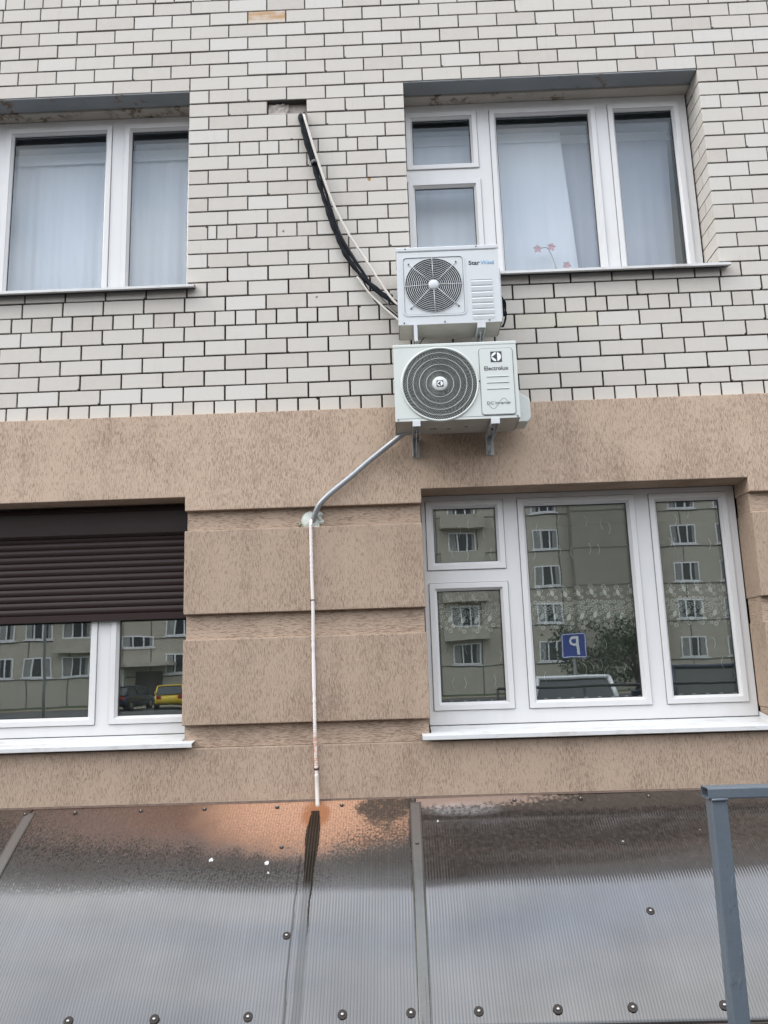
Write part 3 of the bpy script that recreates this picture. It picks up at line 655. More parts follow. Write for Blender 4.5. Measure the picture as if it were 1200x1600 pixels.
def casing(t, mat, x0, x1, z0, z1, yf, yb, cx, cz, r):
    b = B(); plate_hole(b, x0, x1, z0, z1, yf, cx, cz, r)
    b.quad((x0, yf, z0), (x0, yf, z1), (x0, yb, z1), (x0, yb, z0)); b.quad((x1, yf, z0), (x1, yb, z0), (x1, yb, z1), (x1, yf, z1))
    b.quad((x0, yf, z1), (x1, yf, z1), (x1, yb, z1), (x0, yb, z1)); b.quad((x0, yb, z0), (x0, yb, z1), (x1, yb, z1), (x1, yb, z0))
    bmesh.ops.remove_doubles(b.b, verts=b.b.verts, dist=.0004)
    es = [e for e in b.b.edges if len(e.link_faces) == 2 and e.calc_face_angle(0) > 1]
    bmesh.ops.bevel(b.b, geom=es, offset=.006, segments=3, affect='EDGES')
    cs = obj('casing', b, mat, t)
    b = B(); b.box(x0+.003, x1-.003, yf+.004, yb-.002, z0+.0005, z0+.006, .001); obj('base_pan', b, 'ac_base', t)
    b = B(); b.lathe((cx, 0, cz), [(r, yf+.001), (r-.004, yf+.03), (r-.006, yf+.09), (.001, yf+.09)], 48); obj('fan_housing', b, 'ac_dark', t)
    b = B(); b.lathe((cx, 0, cz), [(.002, yf+.05), (.045, yf+.05), (.05, yf+.06), (.05, yf+.085), (.002, yf+.085)], 20)
    for k in range(3):
        t0 = k*2*math.pi/3; vs = []
        for i in range(7):
            row = []
            for j in range(4):
                rr = .05 + (r-.025-.05)*j/3; tt = t0 + (i/6)*1.25 - .25*j/3; row.append(b.b.verts.new(V(cx+rr*math.cos(tt), yf+.045+.035*(i/6), cz+rr*math.sin(tt))))
            vs.append(row)
        for i in range(6):
            for j in range(3): b.b.faces.new((vs[i][j], vs[i+1][j], vs[i+1][j+1], vs[i][j+1])).smooth = True
    obj('fan', b, 'fan_grey', t)
    return cs
def screw(t, x, y, z, r=.0045):
    b = B(); b.lathe((x, y, z), [(.0005, -.003), (r*.7, -.003), (r, -.001), (r, .001)], 10); obj('screw', b, 'ac_seam', t)

# upper unit
ac1 = thing('air_conditioner', 'smaller upper white air conditioner marked StarWind with straight spoked fan grille'.replace('marked StarWind ', 'with blue lettering and '), 'air conditioner', (1.64, -.33, .305))
x0, x1, z0, z1, yf, yb = 1.339, 1.943, .306, .782, -.33, -.105
cx, cz, r = 1.553, .551, .170
casing(ac1, 'ac_white', x0, x1, z0, z1, yf, yb, cx, cz, r)
b = B(); b.box(x0-.003, x1+.003, yf-.003, yb+.003, z1-.012, z1+.016, .005, seg=2); obj('top_cover', b, 'ac_white', ac1)
b = B(); rring(b, 1.368, 1.741, .358, .738, .03, .009, yf-.0035, yf+.001); obj('fan_surround', b, 'ac_white', ac1)
b = B(); rring(b, 1.377, 1.732, .367, .729, .022, .0025, yf-.0012, yf+.001); obj('surround_shadow_gap', b, 'ac_seam', ac1)
b = B(); b.box(x0+.012, x1-.012, yf-.0008, yf+.001, z1-.016, z1-.0135); obj('seam', b, 'ac_seam', ac1)
b = B()
for k in range(13):
    rr = .034 + (r-.002-.034)*k/12; b.lathe((cx, yf-.006, cz), [(rr+.0017*math.cos(q), .0017*math.sin(q)) for q in [2*math.pi*i/6 for i in range(7)]], 56)
obj('grille_rings', b, 'ac_white', ac1)
b = B()
for k in range(8):
    t = k*math.pi/4 + .02; L2 = r+.004 if k % 2 == 0 else r+.03
    b.tube([(cx+.02*math.cos(t), yf-.009, cz+.02*math.sin(t)), (cx+L2*math.cos(t), yf-.004, cz+L2*math.sin(t))], .0021, 6, cap=True)
obj('grille_spokes', b, 'ac_white', ac1)
b = B(); b.lathe((cx, yf-.011, cz), [(.0005, -.003), (.026, -.002), (.030, .001), (.030, .005)], 28); obj('grille_hub', b, 'ac_white', ac1)
for k in (1, 3, 5, 7):
    t = k*math.pi/4 + .02; screw(ac1, cx+(r+.028)*math.cos(t), yf-.004, cz+(r+.028)*math.sin(t), .0055)
for i in range(7):
    zz = .572 - i*.0365; xr = 1.899 if i < 5 else 1.903
    b = B(); b.prism([(yf-.0002, zz), (yf-.0035, zz-.008), (yf-.0008, zz-.030), (yf+.001, zz-.030), (yf+.001, zz)], 'x', 1.774, xr, .0008); obj('louvre', b, 'ac_white', ac1)
    b = B(); b.box(1.774, xr, yf-.0012, yf+.001, zz+.001, zz+.0035); obj('louvre_gap', b, 'pole_grey', ac1)
text_bm('Star', .066, .025, 1.766, yf-.0002, .672, 'ink_black', ac1, bold=.02); text_bm('Wind', .077, .025, 1.837, yf-.0002, .672, 'ink_blue', ac1, bold=.004)
for sx, sz in ((1.393, z1+.006), (1.815, z1+.006), (1.372, .318), (1.61, .318), (1.87, .318)): screw(ac1, sx, yf-.003, sz)
b = B(); b.box(x1-.001, x1+.018, -.26, -.13, .36, .68, .006, seg=2); sv = obj('valve_cover', b, 'ac_white', ac1)
# lower unit
ac2 = thing('air_conditioner', 'larger lower cream white air conditioner with swirl bladed round grille and raised side panel', 'air conditioner', (1.65, -.39, -.30))
x0, x1, z0, z1, yf, yb = 1.300, 2.004, -.299, .149, -.39, -.115
cx, cz, r = 1.560, -.085, .214
casing(ac2, 'ac_cream', x0, x1, z0, z1, yf, yb, cx, cz, r)
b = B(); b.box(x0-.003, x1+.002, yf-.002, yb+.003, z1-.010, z1+.012, .005, seg=2); obj('top_cover', b, 'ac_cream', ac2)
b = B(); b.lathe((cx, yf, cz), [(r-.004, .004), (r-.003, -.006), (r+.003, -.009), (r+.009, -.003), (r+.010, .002)], 72); obj('grille_rim', b, 'ac_cream', ac2)
b = B()
for rr in (.078, .117, .153, .186): b.lathe((cx, yf-.005, cz), [(rr+.0014*math.cos(q), .0014*math.sin(q)) for q in [2*math.pi*i/6 for i in range(7)]], 64)
obj('grille_rings', b, 'ac_cream', ac2)
b = B(); NB = 120
for k in range(NB):
    t0 = 2*math.pi*k/NB; pts = []
    for j in range(6):
        rr = .042 + (r-.004-.042)*j/5; t = t0 - .55*(j/5)**1.3; pts.append((cx+rr*math.cos(t), yf-.003, cz+rr*math.sin(t)))
    for p, q in zip(pts, pts[1:]):
        d = Vector((q[0]-p[0], 0, q[2]-p[2])).normalized(); hw_ = .00012+.0006*((p[0]-cx)**2+(p[2]-cz)**2)**.5/r; nx, nz_ = -d.z*hw_, d.x*hw_
        b.quad((p[0]+nx, p[1], p[2]+nz_), (q[0]+nx, q[1], q[2]+nz_), (q[0]-nx, q[1], q[2]-nz_), (p[0]-nx, p[1], p[2]-nz_))
        b.quad((p[0]+nx, p[1], p[2]+nz_), (p[0]+nx, p[1]+.007, p[2]+nz_), (q[0]+nx, q[1]+.007, q[2]+nz_), (q[0]+nx, q[1], q[2]+nz_))
obj('grille_blades', b, 'ac_cream', ac2)
b = B(); b.lathe((cx, yf-.006, cz), [(.0005, -.005), (.036, -.004), (.043, .0), (.044, .006)], 36); hub = obj('grille_hub', b, 'ac_cream', ac2)
b = B(); P = rrect(1.791, 1.980, -.279, .116, .016); b.prism(P, 'y', yf-.006, yf+.002); bmesh.ops.bevel(b.b, geom=[e for e in b.b.edges if all(v.co.y < yf-.004 for v in e.verts)], offset=.003, segments=2, affect='EDGES')
pn = obj('side_panel', b, 'ac_cream', ac2)
b = B(); rring(b, 1.788, 1.983, -.282, .119, .018, .0035, yf-.0012, yf+.001); obj('panel_seam', b, 'ac_seam', ac2)
for zz in (-.052, -.088, -.125):
    b = B(); b.box(1.826, 1.950, yf-.0085, yf-.005, zz-.004, zz+.001, .0008); obj('embossed_line', b, 'ac_cream', pn)
    b = B(); b.box(1.826, 1.950, yf-.0066, yf-.005, zz-.0062, zz-.0045); obj('embossed_shadow_line', b, 'ac_seam', pn)
def emblem(parent, ex, ez, h, y):
    b = B(); b.box(ex-h, ex+h, y-.0008, y, ez-h, ez+h); e = obj('emblem', b, 'ink_black', parent)
    b = B(); R_ = h*.86; b.lathe((ex, y-.0008, ez), [(.0002, -.0008), (R_, -.0008), (R_, 0)], 28, smooth=False); obj('emblem_disc', b, 'sign_white', e)
    b = B(); n = 8
    arc = [(ex-R_*.92*(1-abs(1-2*k/n)**1.0)**1.6, ez+R_*.80*(1-2*k/n)) for k in range(n+1)]
    b.prism(arc, 'y', y-.0024, y-.0016); b.box(ex-h*.02, ex+h*.17, y-.0024, y-.0016, ez-R_, ez+R_); obj('emblem_arrow', b, 'ink_black', e)
emblem(pn, 1.887, .064, .032, yf-.0062); emblem(hub, cx, cz, .019, yf-.0112)
text_bm('Electrolux', .137, .0235, 1.816, yf-.0062, -.0155, 'ink_black', pn, bold=.010)
text_bm('DC Inverter', .133, .0175, 1.822, yf-.0062, -.219, 'ink_grey', pn)
b = B(); b.tube([(1.826+.12*k/24, yf-.0066, -.214 + .030*math.sin(2*math.pi*k/24)*(-1)) for k in range(25)], .0009, 5, smooth=False); obj('wave_mark', b, 'ink_grey', pn)
b = B(); b.prism([(x1-.002, -.292), (x1-.002, -.112), (x1+.012, -.112), (x1+.072, -.148), (x1+.078, -.158), (x1+.078, -.268), (x1+.060, -.292)], 'y', -.28, -.135, .004); obj('valve_cover', b, 'ac_cream', ac2)
b = B(); b.box(x1-.001, x1+.012, -.25, -.16, .045, .075, .004); obj('side_handle', b, 'ac_cream', ac2)
for sx, sz in ((1.785, -.077),): screw(ac2, sx, yf-.002, sz, .006)
for sx in (1.316, 1.99): screw(ac2, sx, yf-.002, z0+.008, .004)
b = B(); b.box(x0+.01, x1-.01, yf-.0006, yf+.001, z0+.0135, z0+.0155); obj('seam', b, 'ac_seam', ac2)
for k, (sx, yy) in enumerate(((1.50, -.23), (1.60, -.22), (1.70, -.25), (1.52, -.235))):
    b = B(); b.box(sx, sx+.018, yy, yy+.012, z0-.001, z0+.003); obj('drain_slot', b, 'ac_dark', ac2)

# brackets
def bracket(label, xa, xb, z, yf, yw, drop, front=None):
    t = thing('wall_bracket', label, 'bracket', ((xa+xb)/2, yw, z), 'steel wall brackets under the air conditioners')
    b = B(); b.prism([(xa, z-.034), (xa, z-.002), (xb, z-.002), (xb, z-.034), (xb-.004, z-.034), (xb-.004, z-.006), (xa+.004, z-.006), (xa+.004, z-.034)], 'y', yf, yw-.004); obj('arm', b, 'ac_white', t)
    b = B(); b.box(xa, xb, yw-.006, yw-.001, z-drop, z-.001, .001); b.box(xa, xa+.004, yw-.05, yw-.006, z-drop, z-.034); lg = obj('wall_plate', b, 'ac_white', t)
    b = B(); b.prism([(yf+.06, z-.034), (yf+.085, z-.034), (yw-.006, z-drop+.03), (yw-.006, z-drop+.005)], 'x', (xa+xb)/2-.002, (xa+xb)/2+.002); obj('brace', b, 'ac_white', t)
    b = B(); b.box(xa, xb, yf-.003, yf, z-(front or .034), z-.002, .001); obj('end_plate', b, 'ac_white', t)
    for yy, zz in ((yf+.04, z-.008), (yf+.18, z-.008)):
        b = B(); b.lathe(((xa+xb)/2, yy, zz), [(.0005, -.012), (.007, -.012), (.007, 0)], 8, axis='z', smooth=False); obj('bolt', b, 'screw_steel', t)
    for zz in (z-.055, z-drop+.02):
        b = B(); b.lathe(((xa+xb)/2, yw-.006, zz), [(.0005, -.006), (.006, -.006), (.006, 0)], 8, smooth=False); obj('bolt', b, 'screw_steel', t)
bracket('left white bracket under the upper air conditioner with bright front end', 1.426, 1.446, .304, -.365, .0, .17, .115)
bracket('right grey white bracket under the upper air conditioner', 1.798, 1.846, .304, -.335, .0, .17)
bracket('left white bracket under the lower air conditioner', 1.396, 1.440, -.300, -.40, -.05, .125)
bracket('right white bracket under the lower air conditioner, nearest the lower right window', 1.838, 1.886, -.300, -.40, -.05, .125)

# ------------------------------------------------------------------ pipes and cables
rnd = random.Random(4)
def wob(pts, y): return [(x, y if not isinstance(y, list) else y[i], z) for i, (x, z) in enumerate(pts)]
blk = [(.748, 2.01), (.742, 1.944), (.763, 1.816), (.811, 1.627), (.866, 1.417), (.909, 1.256), (.963, 1.074), (1.025, .925), (1.099, .803), (1.197, .690), (1.334, .575), (1.42, .53)]
ys = [.07, -.012, -.030, -.032, -.032, -.032, -.032, -.034, -.036, -.045, -.07, -.11]
t = thing('pipe_bundle', 'thick black insulated pipe bundle from the wall hole to the upper air conditioner', 'pipe', (.75, -.02, .55))
def rf(a_, i): return .0142 + .002*math.sin(a_*23) + .002*math.sin(a_*61)
b = B(); b.tube(wob(blk, ys), .0165, 10, 10, rfun=rf); obj('insulation', b, 'foam_black', t)
bk2 = [(x+.019+.006*math.sin(i*1.9), z+.008) for i, (x, z) in enumerate(blk[:9])] + [(x+.008, z-.022) for x, z in blk[9:]]
b = B(); b.tube(wob(bk2, [y-.006 if i else .07 for i, y in enumerate(ys)]), .011, 8, 10, rfun=lambda a_, i: .0095+.001*math.sin(a_*31)); obj('second_insulation', b, 'foam_black', t)
for i in (1.9, 3.2, 9.6):
    k = int(i); f = i-k; x = blk[k][0]*(1-f)+blk[k+1][0]*f; z = blk[k][1]*(1-f)+blk[k+1][1]*f; d = Vector((blk[k+1][0]-blk[k][0], 0, blk[k+1][1]-blk[k][1])).normalized()
    b = B(); b.tube([(x-d.x*.012+.010, ys[k]-.003, z-d.z*.012), (x+d.x*.012+.010, ys[k]-.003, z+d.z*.012)], .024, 12, smooth=False); obj('tape_wrap', b, 'fan_grey', t)
wh = [(.762, 2.0), (.770, 1.93), (.809, 1.767), (.868, 1.545), (.947, 1.286), (1.044, 1.062), (1.142, .889), (1.257, .679), (1.33, .560), (1.40, .50)]
b = B(); b.tube(wob(wh, [.06, -.035] + [-.05]*5 + [-.06, -.09, -.12]), .0085, 8, 10); tag(obj('drain_hose', b, 'hose_beige', loc=(.77, -.05, .56+Z0)), 'thin beige hose hanging beside the black pipe bundle', 'hose')
th_ = [(.785, 1.96), (.80, 1.80), (.858, 1.56), (.926, 1.30), (.996, 1.07), (1.082, .90), (1.160, .74), (1.25, .60), (1.335, .49)]
b = B(); b.tube(wob(th_, [-.03]*6+[-.04, -.06, -.1]), .0035, 6, 8); tag(obj('cable', b, 'cable_brown', loc=(.8, -.03, .5+Z0)), 'thin dark cable strung between the black pipe and the beige hose', 'cable')
lo_ = [(1.09, .77), (1.16, .66), (1.22, .585), (1.29, .50), (1.345, .44)]
b = B(); b.tube(wob(lo_, [-.04, -.045, -.055, -.08, -.1]), .0065, 7, 8); tag(obj('cable', b, 'hose_beige', loc=(1.2, -.05, .44+Z0)), 'short pale cable sagging under the black pipe into the upper unit', 'cable')
b = B(); b.tube(wob([(1.13, .74), (1.20, .60), (1.27, .54), (1.345, .455)], [-.035, -.04, -.07, -.1]), .004, 6, 8); tag(obj('cable', b, 'foam_black', loc=(1.2, -.05, .45+Z0)), 'short black cable below the pipe bundle at the upper unit', 'cable')
t = thing('cable_loop', 'black cable loops bundled at the right side of the upper air conditioner', 'cable', (1.98, -.17, .36))
for k in range(3):
    x = 1.958 + .006*k
    b = B(); b.tube([(x, -.2, .56-.03*k), (x+.020, -.19, .49), (x+.032-.006*k, -.17, .425), (x+.022, -.15, .375+.012*k), (x+.002, -.16, .345)], .0042, 6, 8); obj('strand', b, 'foam_black', t)
b = B(); b.box(1.972, 1.996, -.19, -.16, .41, .435, .004); obj('clip', b, 'foam_black', t)
b = B(); b.tube([(1.50, -.14, .315), (1.46, -.11, .245), (1.58, -.08, .215), (1.75, -.08, .235), (1.82, -.1, .27)], .0035, 6, 8); tag(obj('cable', b, 'fan_grey', loc=(1.6, -.08, .22+Z0)), 'slack dark cable hanging in the gap between the two air conditioners', 'cable')
# grey conduit to the plug in the groove, and the white ribbed hose
cd_ = [(.782, .02, -.800), (.793, -.035, -.770), (.824, -.07, -.706), (.876, -.085, -.651), (.944, -.085, -.595), (1.021, -.085, -.535), (1.127, -.085, -.447), (1.218, -.09, -.378), (1.284, -.11, -.333), (1.345, -.15, -.300), (1.40, -.19, -.285)]
b = B(); b.tube(cd_, .0165, 12, 8, rfun=lambda a_, i: .0165+.0006*math.sin(a_*300)); tag(obj('conduit', b, 'conduit_grey', loc=(.79, -.05, -.78+Z0)), 'shiny grey conduit from the lower air conditioner down to the foam plug', 'conduit')
t = thing('foam_plug', 'round whitish foam plug sealing the hole in the top groove', 'plug', (.778, -.02, -.78))
b = B(); b.lathe((.770, -.012, -.779), [(.0005, -.016), (.030, -.015), (.052, -.010), (.058, 0.002)], 22)
for v in b.b.verts: v.co += Vector((rnd.uniform(-.003, .003), rnd.uniform(-.003, .001), rnd.uniform(-.003, .003)))
obj('disc', b, 'foam_seal', t)
b = B()
for k in range(9):
    q = rnd.uniform(-1.2, 1.3); rr = rnd.uniform(.045, .066); bmesh.ops.create_icosphere(b.b, subdivisions=2, radius=rnd.uniform(.011, .021), matrix=Matrix.Translation(V(.782+rr*math.cos(q), -.014, -.779+rr*math.sin(q)*.75)))
for v in b.b.verts: v.co += Vector((rnd.uniform(-.003, .003), rnd.uniform(-.003, .003), rnd.uniform(-.003, .003)))
obj('foam_lump', b, 'foam_seal', t)
b = B()
for (x, z, q) in ((.708, -.800, .014), (.720, -.812, .010), (.700, -.790, .009)): bmesh.ops.create_icosphere(b.b, subdivisions=2, radius=q, matrix=Matrix.Translation(V(x, -.012, z)))
for v in b.b.verts: v.co += Vector((rnd.uniform(-.003, .003), rnd.uniform(-.003, .003), rnd.uniform(-.003, .003)))
obj('foam_residue', b, 'foam_old', t)
ho = [(.780, -.012, -.772), (.777, -.055, -.800), (.777, -.066, -.86), (.779, -.064, -1.118), (.783, -.066, -1.30), (.781, -.063, -1.488), (.783, -.065, -1.848), (.784, -.064, -2.03), (.787, -.066, -2.163), (.790, -.066, -2.24)]
t = thing('drain_hose', 'white ribbed hose hanging from the foam plug down to the canopy, orange near its end', 'hose', (.785, -.066, -2.42))
b = B(); b.tube(ho, .0115, 10, 30, rfun=lambda a_, i: .0098+.0012*math.sin(a_*2*math.pi/.0135)); obj('ribbed_tube', b, 'hose_white', t)
b = B(); b.lathe((.796, -.092, -2.405), [(.0088, 0), (.0115, 0), (.0115, .006), (.0088, .006)], 14, axis='z')
b.tube([(.789, -.066, -2.235), (.791, -.070, -2.30), (.7955, -.092, -2.402)], .0112, 12, 6); obj('end_tube', b, 'hose_beige', t)
b = B(); b.tube([(.781, -.0635, -1.255), (.781, -.0635, -1.262)], .0136, 12, smooth=False); obj('cable_tie', b, 'fan_grey', t)
b = B(); b.tube([(.7885, -.066, -2.200), (.7885, -.066, -2.208)], .0136, 12, smooth=False); b.tube([(.793, -.075, -2.204), (.808, -.083, -2.195)], .002, 5, smooth=False); obj('cable_tie', b, 'rust', t)

# ------------------------------------------------------------------ canopy
cp = thing('canopy', 'dark bronze ribbed polycarbonate canopy with orange drip stain along the wall', 'canopy', (1.3, -.5, -3.2))
PR = [];  Y, Z, thn, s = -.052, -2.3715, math.radians(29), 0.0
while s <= 1.301:
    PR.append((s, Y, Z, thn)); ds = .0125
    Y -= ds*math.cos(thn); Z -= ds*math.sin(thn); thn += ds*.24; s += ds
def cpt(s, off=0):
    k = min(int(s/.0125), len(PR)-2); f = s/.0125-k; p, q = PR[k], PR[k+1]
    y = p[1]+(q[1]-p[1])*f; z = p[2]+(q[2]-p[2])*f; th = p[3]+(q[3]-p[3])*f
    return y - math.sin(th)*off, z + math.cos(th)*off, th
def cstrip(x0, x1, s0, s1, off, thick, nx=1, ns=None, wave=None):
    b = B(); ns = ns or max(2, int((s1-s0)/.025)); uvl = b.b.loops.layers.uv.new('UVMap'); grid = []
    for j in range(ns+1):
        sj = s0+(s1-s0)*j/ns; row = []
        for i in range(nx+1):
            x = x0+(x1-x0)*i/nx; y, z, _ = cpt(sj, off + (wave(x, sj) if wave else 0)); row.append((b.b.verts.new(V(x, y, z)), x, sj))
        grid.append(row)
    for j in range(ns):
        for i in range(nx):
            q = (grid[j][i], grid[j][i+1], grid[j+1][i+1], grid[j+1][i]); f = b.b.faces.new([v[0] for v in q]); f.smooth = True
            for l, v in zip(f.loops, q): l[uvl].uv = (v[1], v[2])
    bmesh.ops.recalc_face_normals(b.b, faces=b.b.faces)
    if b.b.faces[0] if hasattr(b.b.faces, 'ensure_lookup_table') and not b.b.faces.ensure_lookup_table() else None:
        if b.b.faces[0].normal.z < 0: bmesh.ops.reverse_faces(b.b, faces=b.b.faces)
    bmesh.ops.solidify(b.b, geom=list(b.b.faces), thickness=thick)
    return b
JX = [-2.945, -.805, 1.335, 3.475, 5.615]
for xa, xb in zip(JX, JX[1:]):
    ph = random.Random(int(xa*100)).uniform(0, 6)
    wv = lambda x, s_, ph=ph, xa=xa: .0022*math.sin(x*2.1+ph)*math.sin(s_*3.1) + .0012*math.sin(x*6.3+s_*2+ph)
    obj('sheet', cstrip(xa+.004, xb-.004, 0, 1.295, 0, .010, 60, 52, wv), 'polycarbonate', cp)
for x in JX[:-1]:
    obj('joint_profile', cstrip(x-.026, x+.026, .045, 1.298, .0022, .002, 6, 52, lambda x_, s_, x=x: .0012*math.cos((x_-x)*420)), 'joint_profile', cp)
    b = cstrip(x-.029, x-.026, .04, 1.298, .0036, .0032); obj('profile_lip', b, 'joint_profile', cp)
    b = cstrip(x+.026, x+.029, .04, 1.298, .0036, .0032); obj('profile_lip', b, 'joint_profile', cp)
for x in (-1.85, .25, 2.395, 4.5):
    obj('rafter', cstrip(x-.02, x+.02, .0, 1.29, -.026, .03), 'fan_grey', cp)
obj('purlin', cstrip(XA+.5, JX[-1], 1.20, 1.25, -.026, .03, 4), 'fan_grey', cp)
obj('front_edge', cstrip(JX[0], JX[-1], 1.2965, 1.3005, .003, .018, 4, 2), 'door_brown', cp)
# sealing strip where the sheets meet the wall
b = B(); b.prism([(-.0505, -2.376), (-.0505, -2.367), (-.053, -2.366), (-.056, -2.370), (-.062, -2.376)], 'x', JX[0], JX[-1]); obj('wall_strip', b, 'silt', cp)
def fixing(x, s, r=.017, bright=.4):
    y, z, th = cpt(s, .001)
    b = B(); global ZO; zo = ZO; ZO = 0
    b.lathe((0, 0, 0), [(r, 0), (r*.98, .003), (r*.72, .005), (r*.62, .004)], 16, axis='z'); 
    b.lathe((0, 0, 0), [(r*.34, .003), (r*.34, .008), (r*.22, .0105), (.0003, .011)], 10, axis='z', mi=1)
    ZO = zo
    me = bpy.data.meshes.new('screw'); bmesh.ops.recalc_face_normals(b.b, faces=b.b.faces); b.b.to_mesh(me); b.b.free(); me.materials.append(M['washer_bronze']); me.materials.append(M['screw_steel'])
    o = bpy.data.objects.new('screw', me); link(o, cp); o.location = Vector((x, y, z + Z0)) - cp.location; o.rotation_euler = (th, 0, 0)
for x in (-1.6, -.9, -.57, -.19, .18, .582, .985, 1.277, 1.565, 1.9, 2.215, 2.6, 3.0, 3.4, 3.9): fixing(x, 1.226, .021)
fixing(.713, .87, .019); fixing(2.408, .795, .020); fixing(2.384, .39, .018); fixing(-1.85, .8)
for x in (-.83, -.55, -.184, .17, .573, .93, 1.879, 2.241, 2.612, 3.0, 3.4): fixing(x, .055, .012)
for (x, s, q) in ((.633, .36, .011), (.515, .375, .007), (1.335, .36, .009), (.30, .43, .006)): fixing(x, s, q) if q > .008 else None
def splat(x, s, r, k):
    rr = random.Random(k); b = B(); vs = []
    y, z, th = cpt(s, .002); c = b.b.verts.new(V(x, y, z+.002)); n = 11
    for i in range(n):
        q = 2*math.pi*i/n; R_ = r*rr.uniform(.5, 1.25); ys_, zs_, _ = cpt(s+R_*math.sin(q)*1.5, .0008); vs.append(b.b.verts.new(V(x+R_*math.cos(q), ys_, zs_)))
    for i in range(n): b.b.faces.new((c, vs[i], vs[(i+1) % n]))
    obj('bird_dropping', b, 'dropping', cp)
for k, (x, s, r) in enumerate(((.568, .46, .011), (.585, .52, .006), (.28, .43, .010), (-.3, .42, .004), (2.8, .32, .004), (1.45, .2, .005))): splat(x, s, r, k)

# ------------------------------------------------------------------ steel frame at the right
sf = thing('steel_frame', 'blue grey painted square tube frame standing before the canopy at right', 'frame', (2.08, -2.68, -3.3))
b = B(); b.box(2.056, 2.097, -2.70, -2.655, -3.3, -2.0305, .004, seg=2); obj('post', b, 'frame_paint', sf)
b = B(); b.box(4.06, 4.10, -2.70, -2.655, -3.3, -2.0305, .004, seg=2); obj('post', b, 'frame_paint', sf)
b = B(); P = rrect(-2.7045, -2.652, -2.030, -2.002, .004, 2); Q = rrect(-2.7015, -2.655, -2.027, -2.005, .003, 2); n = len(P)
rows_ = [[b.b.verts.new(V(x, y, z)) for y, z in q] for x, q in ((4.11, P), (2.049, P), (2.049, Q), (2.20, Q))]
for A, D in zip(rows_, rows_[1:]):
    for k in range(n): b.b.faces.new((A[k], A[(k+1) % n], D[(k+1) % n], D[k]))
b.b.faces.new(rows_[0]); rail = obj('top_rail', b, 'frame_paint', sf)
b = B(); b.quad((2.075, -2.7014, -2.0269), (2.075, -2.6551, -2.0269), (2.075, -2.6551, -2.0051), (2.075, -2.7014, -2.0051)); bmesh.ops.solidify(b.b, geom=list(b.b.faces), thickness=.003); obj('rusty_end', b, 'rust', rail)
b = B(); b.tube([(2.056, -2.7025, -2.0315), (2.097, -2.7025, -2.0305)], .004, 7, smooth=False); obj('weld_bead', b, 'frame_paint', sf)

# ------------------------------------------------------------------ rooms and curtains behind the glass
def room(x0, x1, z0, z1, y0, y1, mat):
    b = B(); b.box(x0, x1, y0, y1, z0, z1); bmesh.ops.delete(b.b, geom=[f for f in b.b.faces if all(abs(v.co.y-y0) < 1e-4 for v in f.verts)], context='FACES_ONLY')
    bmesh.ops.reverse_faces(b.b, faces=b.b.faces); me = obj('room', b, mat, kind='structure'); return me
room(-3.0, .70, .55, 2.45, .29, 3.6, 'room_grey'); room(.75, 4.6, .55, 2.45, .29, 3.6, 'room_green')
room(-3.0, .70, -2.6, -.25, .26, 3.6, 'room_dark'); room(.75, 4.6, -2.6, -.25, .26, 3.6, 'room_dark')
def curtain(x0, x1, z0, z1, y, amp, wl_, seed, skew=(0, 0)):
    rr = random.Random(seed); ph = [rr.uniform(0, 6) for _ in range(4)]; b = B(); n = max(40, int((x1-x0)/.008)); g = []
    for j in range(9):
        f = j/8; row = []
        for i in range(n+1):
            u = i/n; x = x0 + (x1-x0 + skew[0] + (skew[1]-skew[0])*f)*u if True else 0
            k = 2*math.pi/wl_
            yy = y + amp*(.35+.65*f)*(math.sin(k*x+ph[0]) + .5*math.sin(k*2.3*x+ph[1]) + .35*math.sin(k*.47*x+ph[2]+f)); row.append(b.b.verts.new(V(x, yy, z1+(z0-z1)*f)))
        g.append(row)
    for j in range(8):
        for i in range(n): b.b.faces.new((g[j][i], g[j][i+1], g[j+1][i+1], g[j+1][i])).smooth = True
    return b
t = thing('curtain', 'pleated white curtain behind the upper left window', 'curtain', (-.9, .46, .75))
obj('fabric', curtain(-1.90, -.09, .72, 2.055, .46, .007, .155, 3), 'curtain_white', t)
b = B(); b.box(-1.90, -.09, .437, .440, 1.975, 2.058); obj('header_tape', b, 'curtain_white', t)
b = B(); b.box(-1.94, -.05, .475, .50, 2.02, 2.045, .004); obj('rail', b, 'pvc', t)
t = thing('curtain', 'smooth white curtain in front behind the upper right window with slanting edge', 'curtain', (2.0, .44, .75))
obj('fabric', curtain(1.44, 2.54, .72, 2.055, .435, .004, .22, 8, (0, .075)), 'curtain_white', t)
b = B(); b.box(1.44, 2.54, .424, .427, 1.985, 2.058); obj('header_tape', b, 'curtain_white', t)
t = thing('curtain', 'greyer sheer curtain at the right side of the upper right window', 'curtain', (2.9, .50, .75))
obj('fabric', curtain(2.40, 3.315, .72, 2.062, .485, .006, .2, 9, (0, -.04)), 'curtain_sheer', t)
b = B(); b.box(2.40, 3.315, .473, .476, 1.995, 2.064); obj('header_tape', b, 'curtain_white', t)
b = B(); b.box(1.42, 3.35, .495, .52, 2.02, 2.045, .004); tag(obj('curtain_rail', b, 'pvc', loc=(2.4, .46, 2.1+Z0)), 'white curtain rail behind the curtain heads of the upper right window', 'curtain rail')
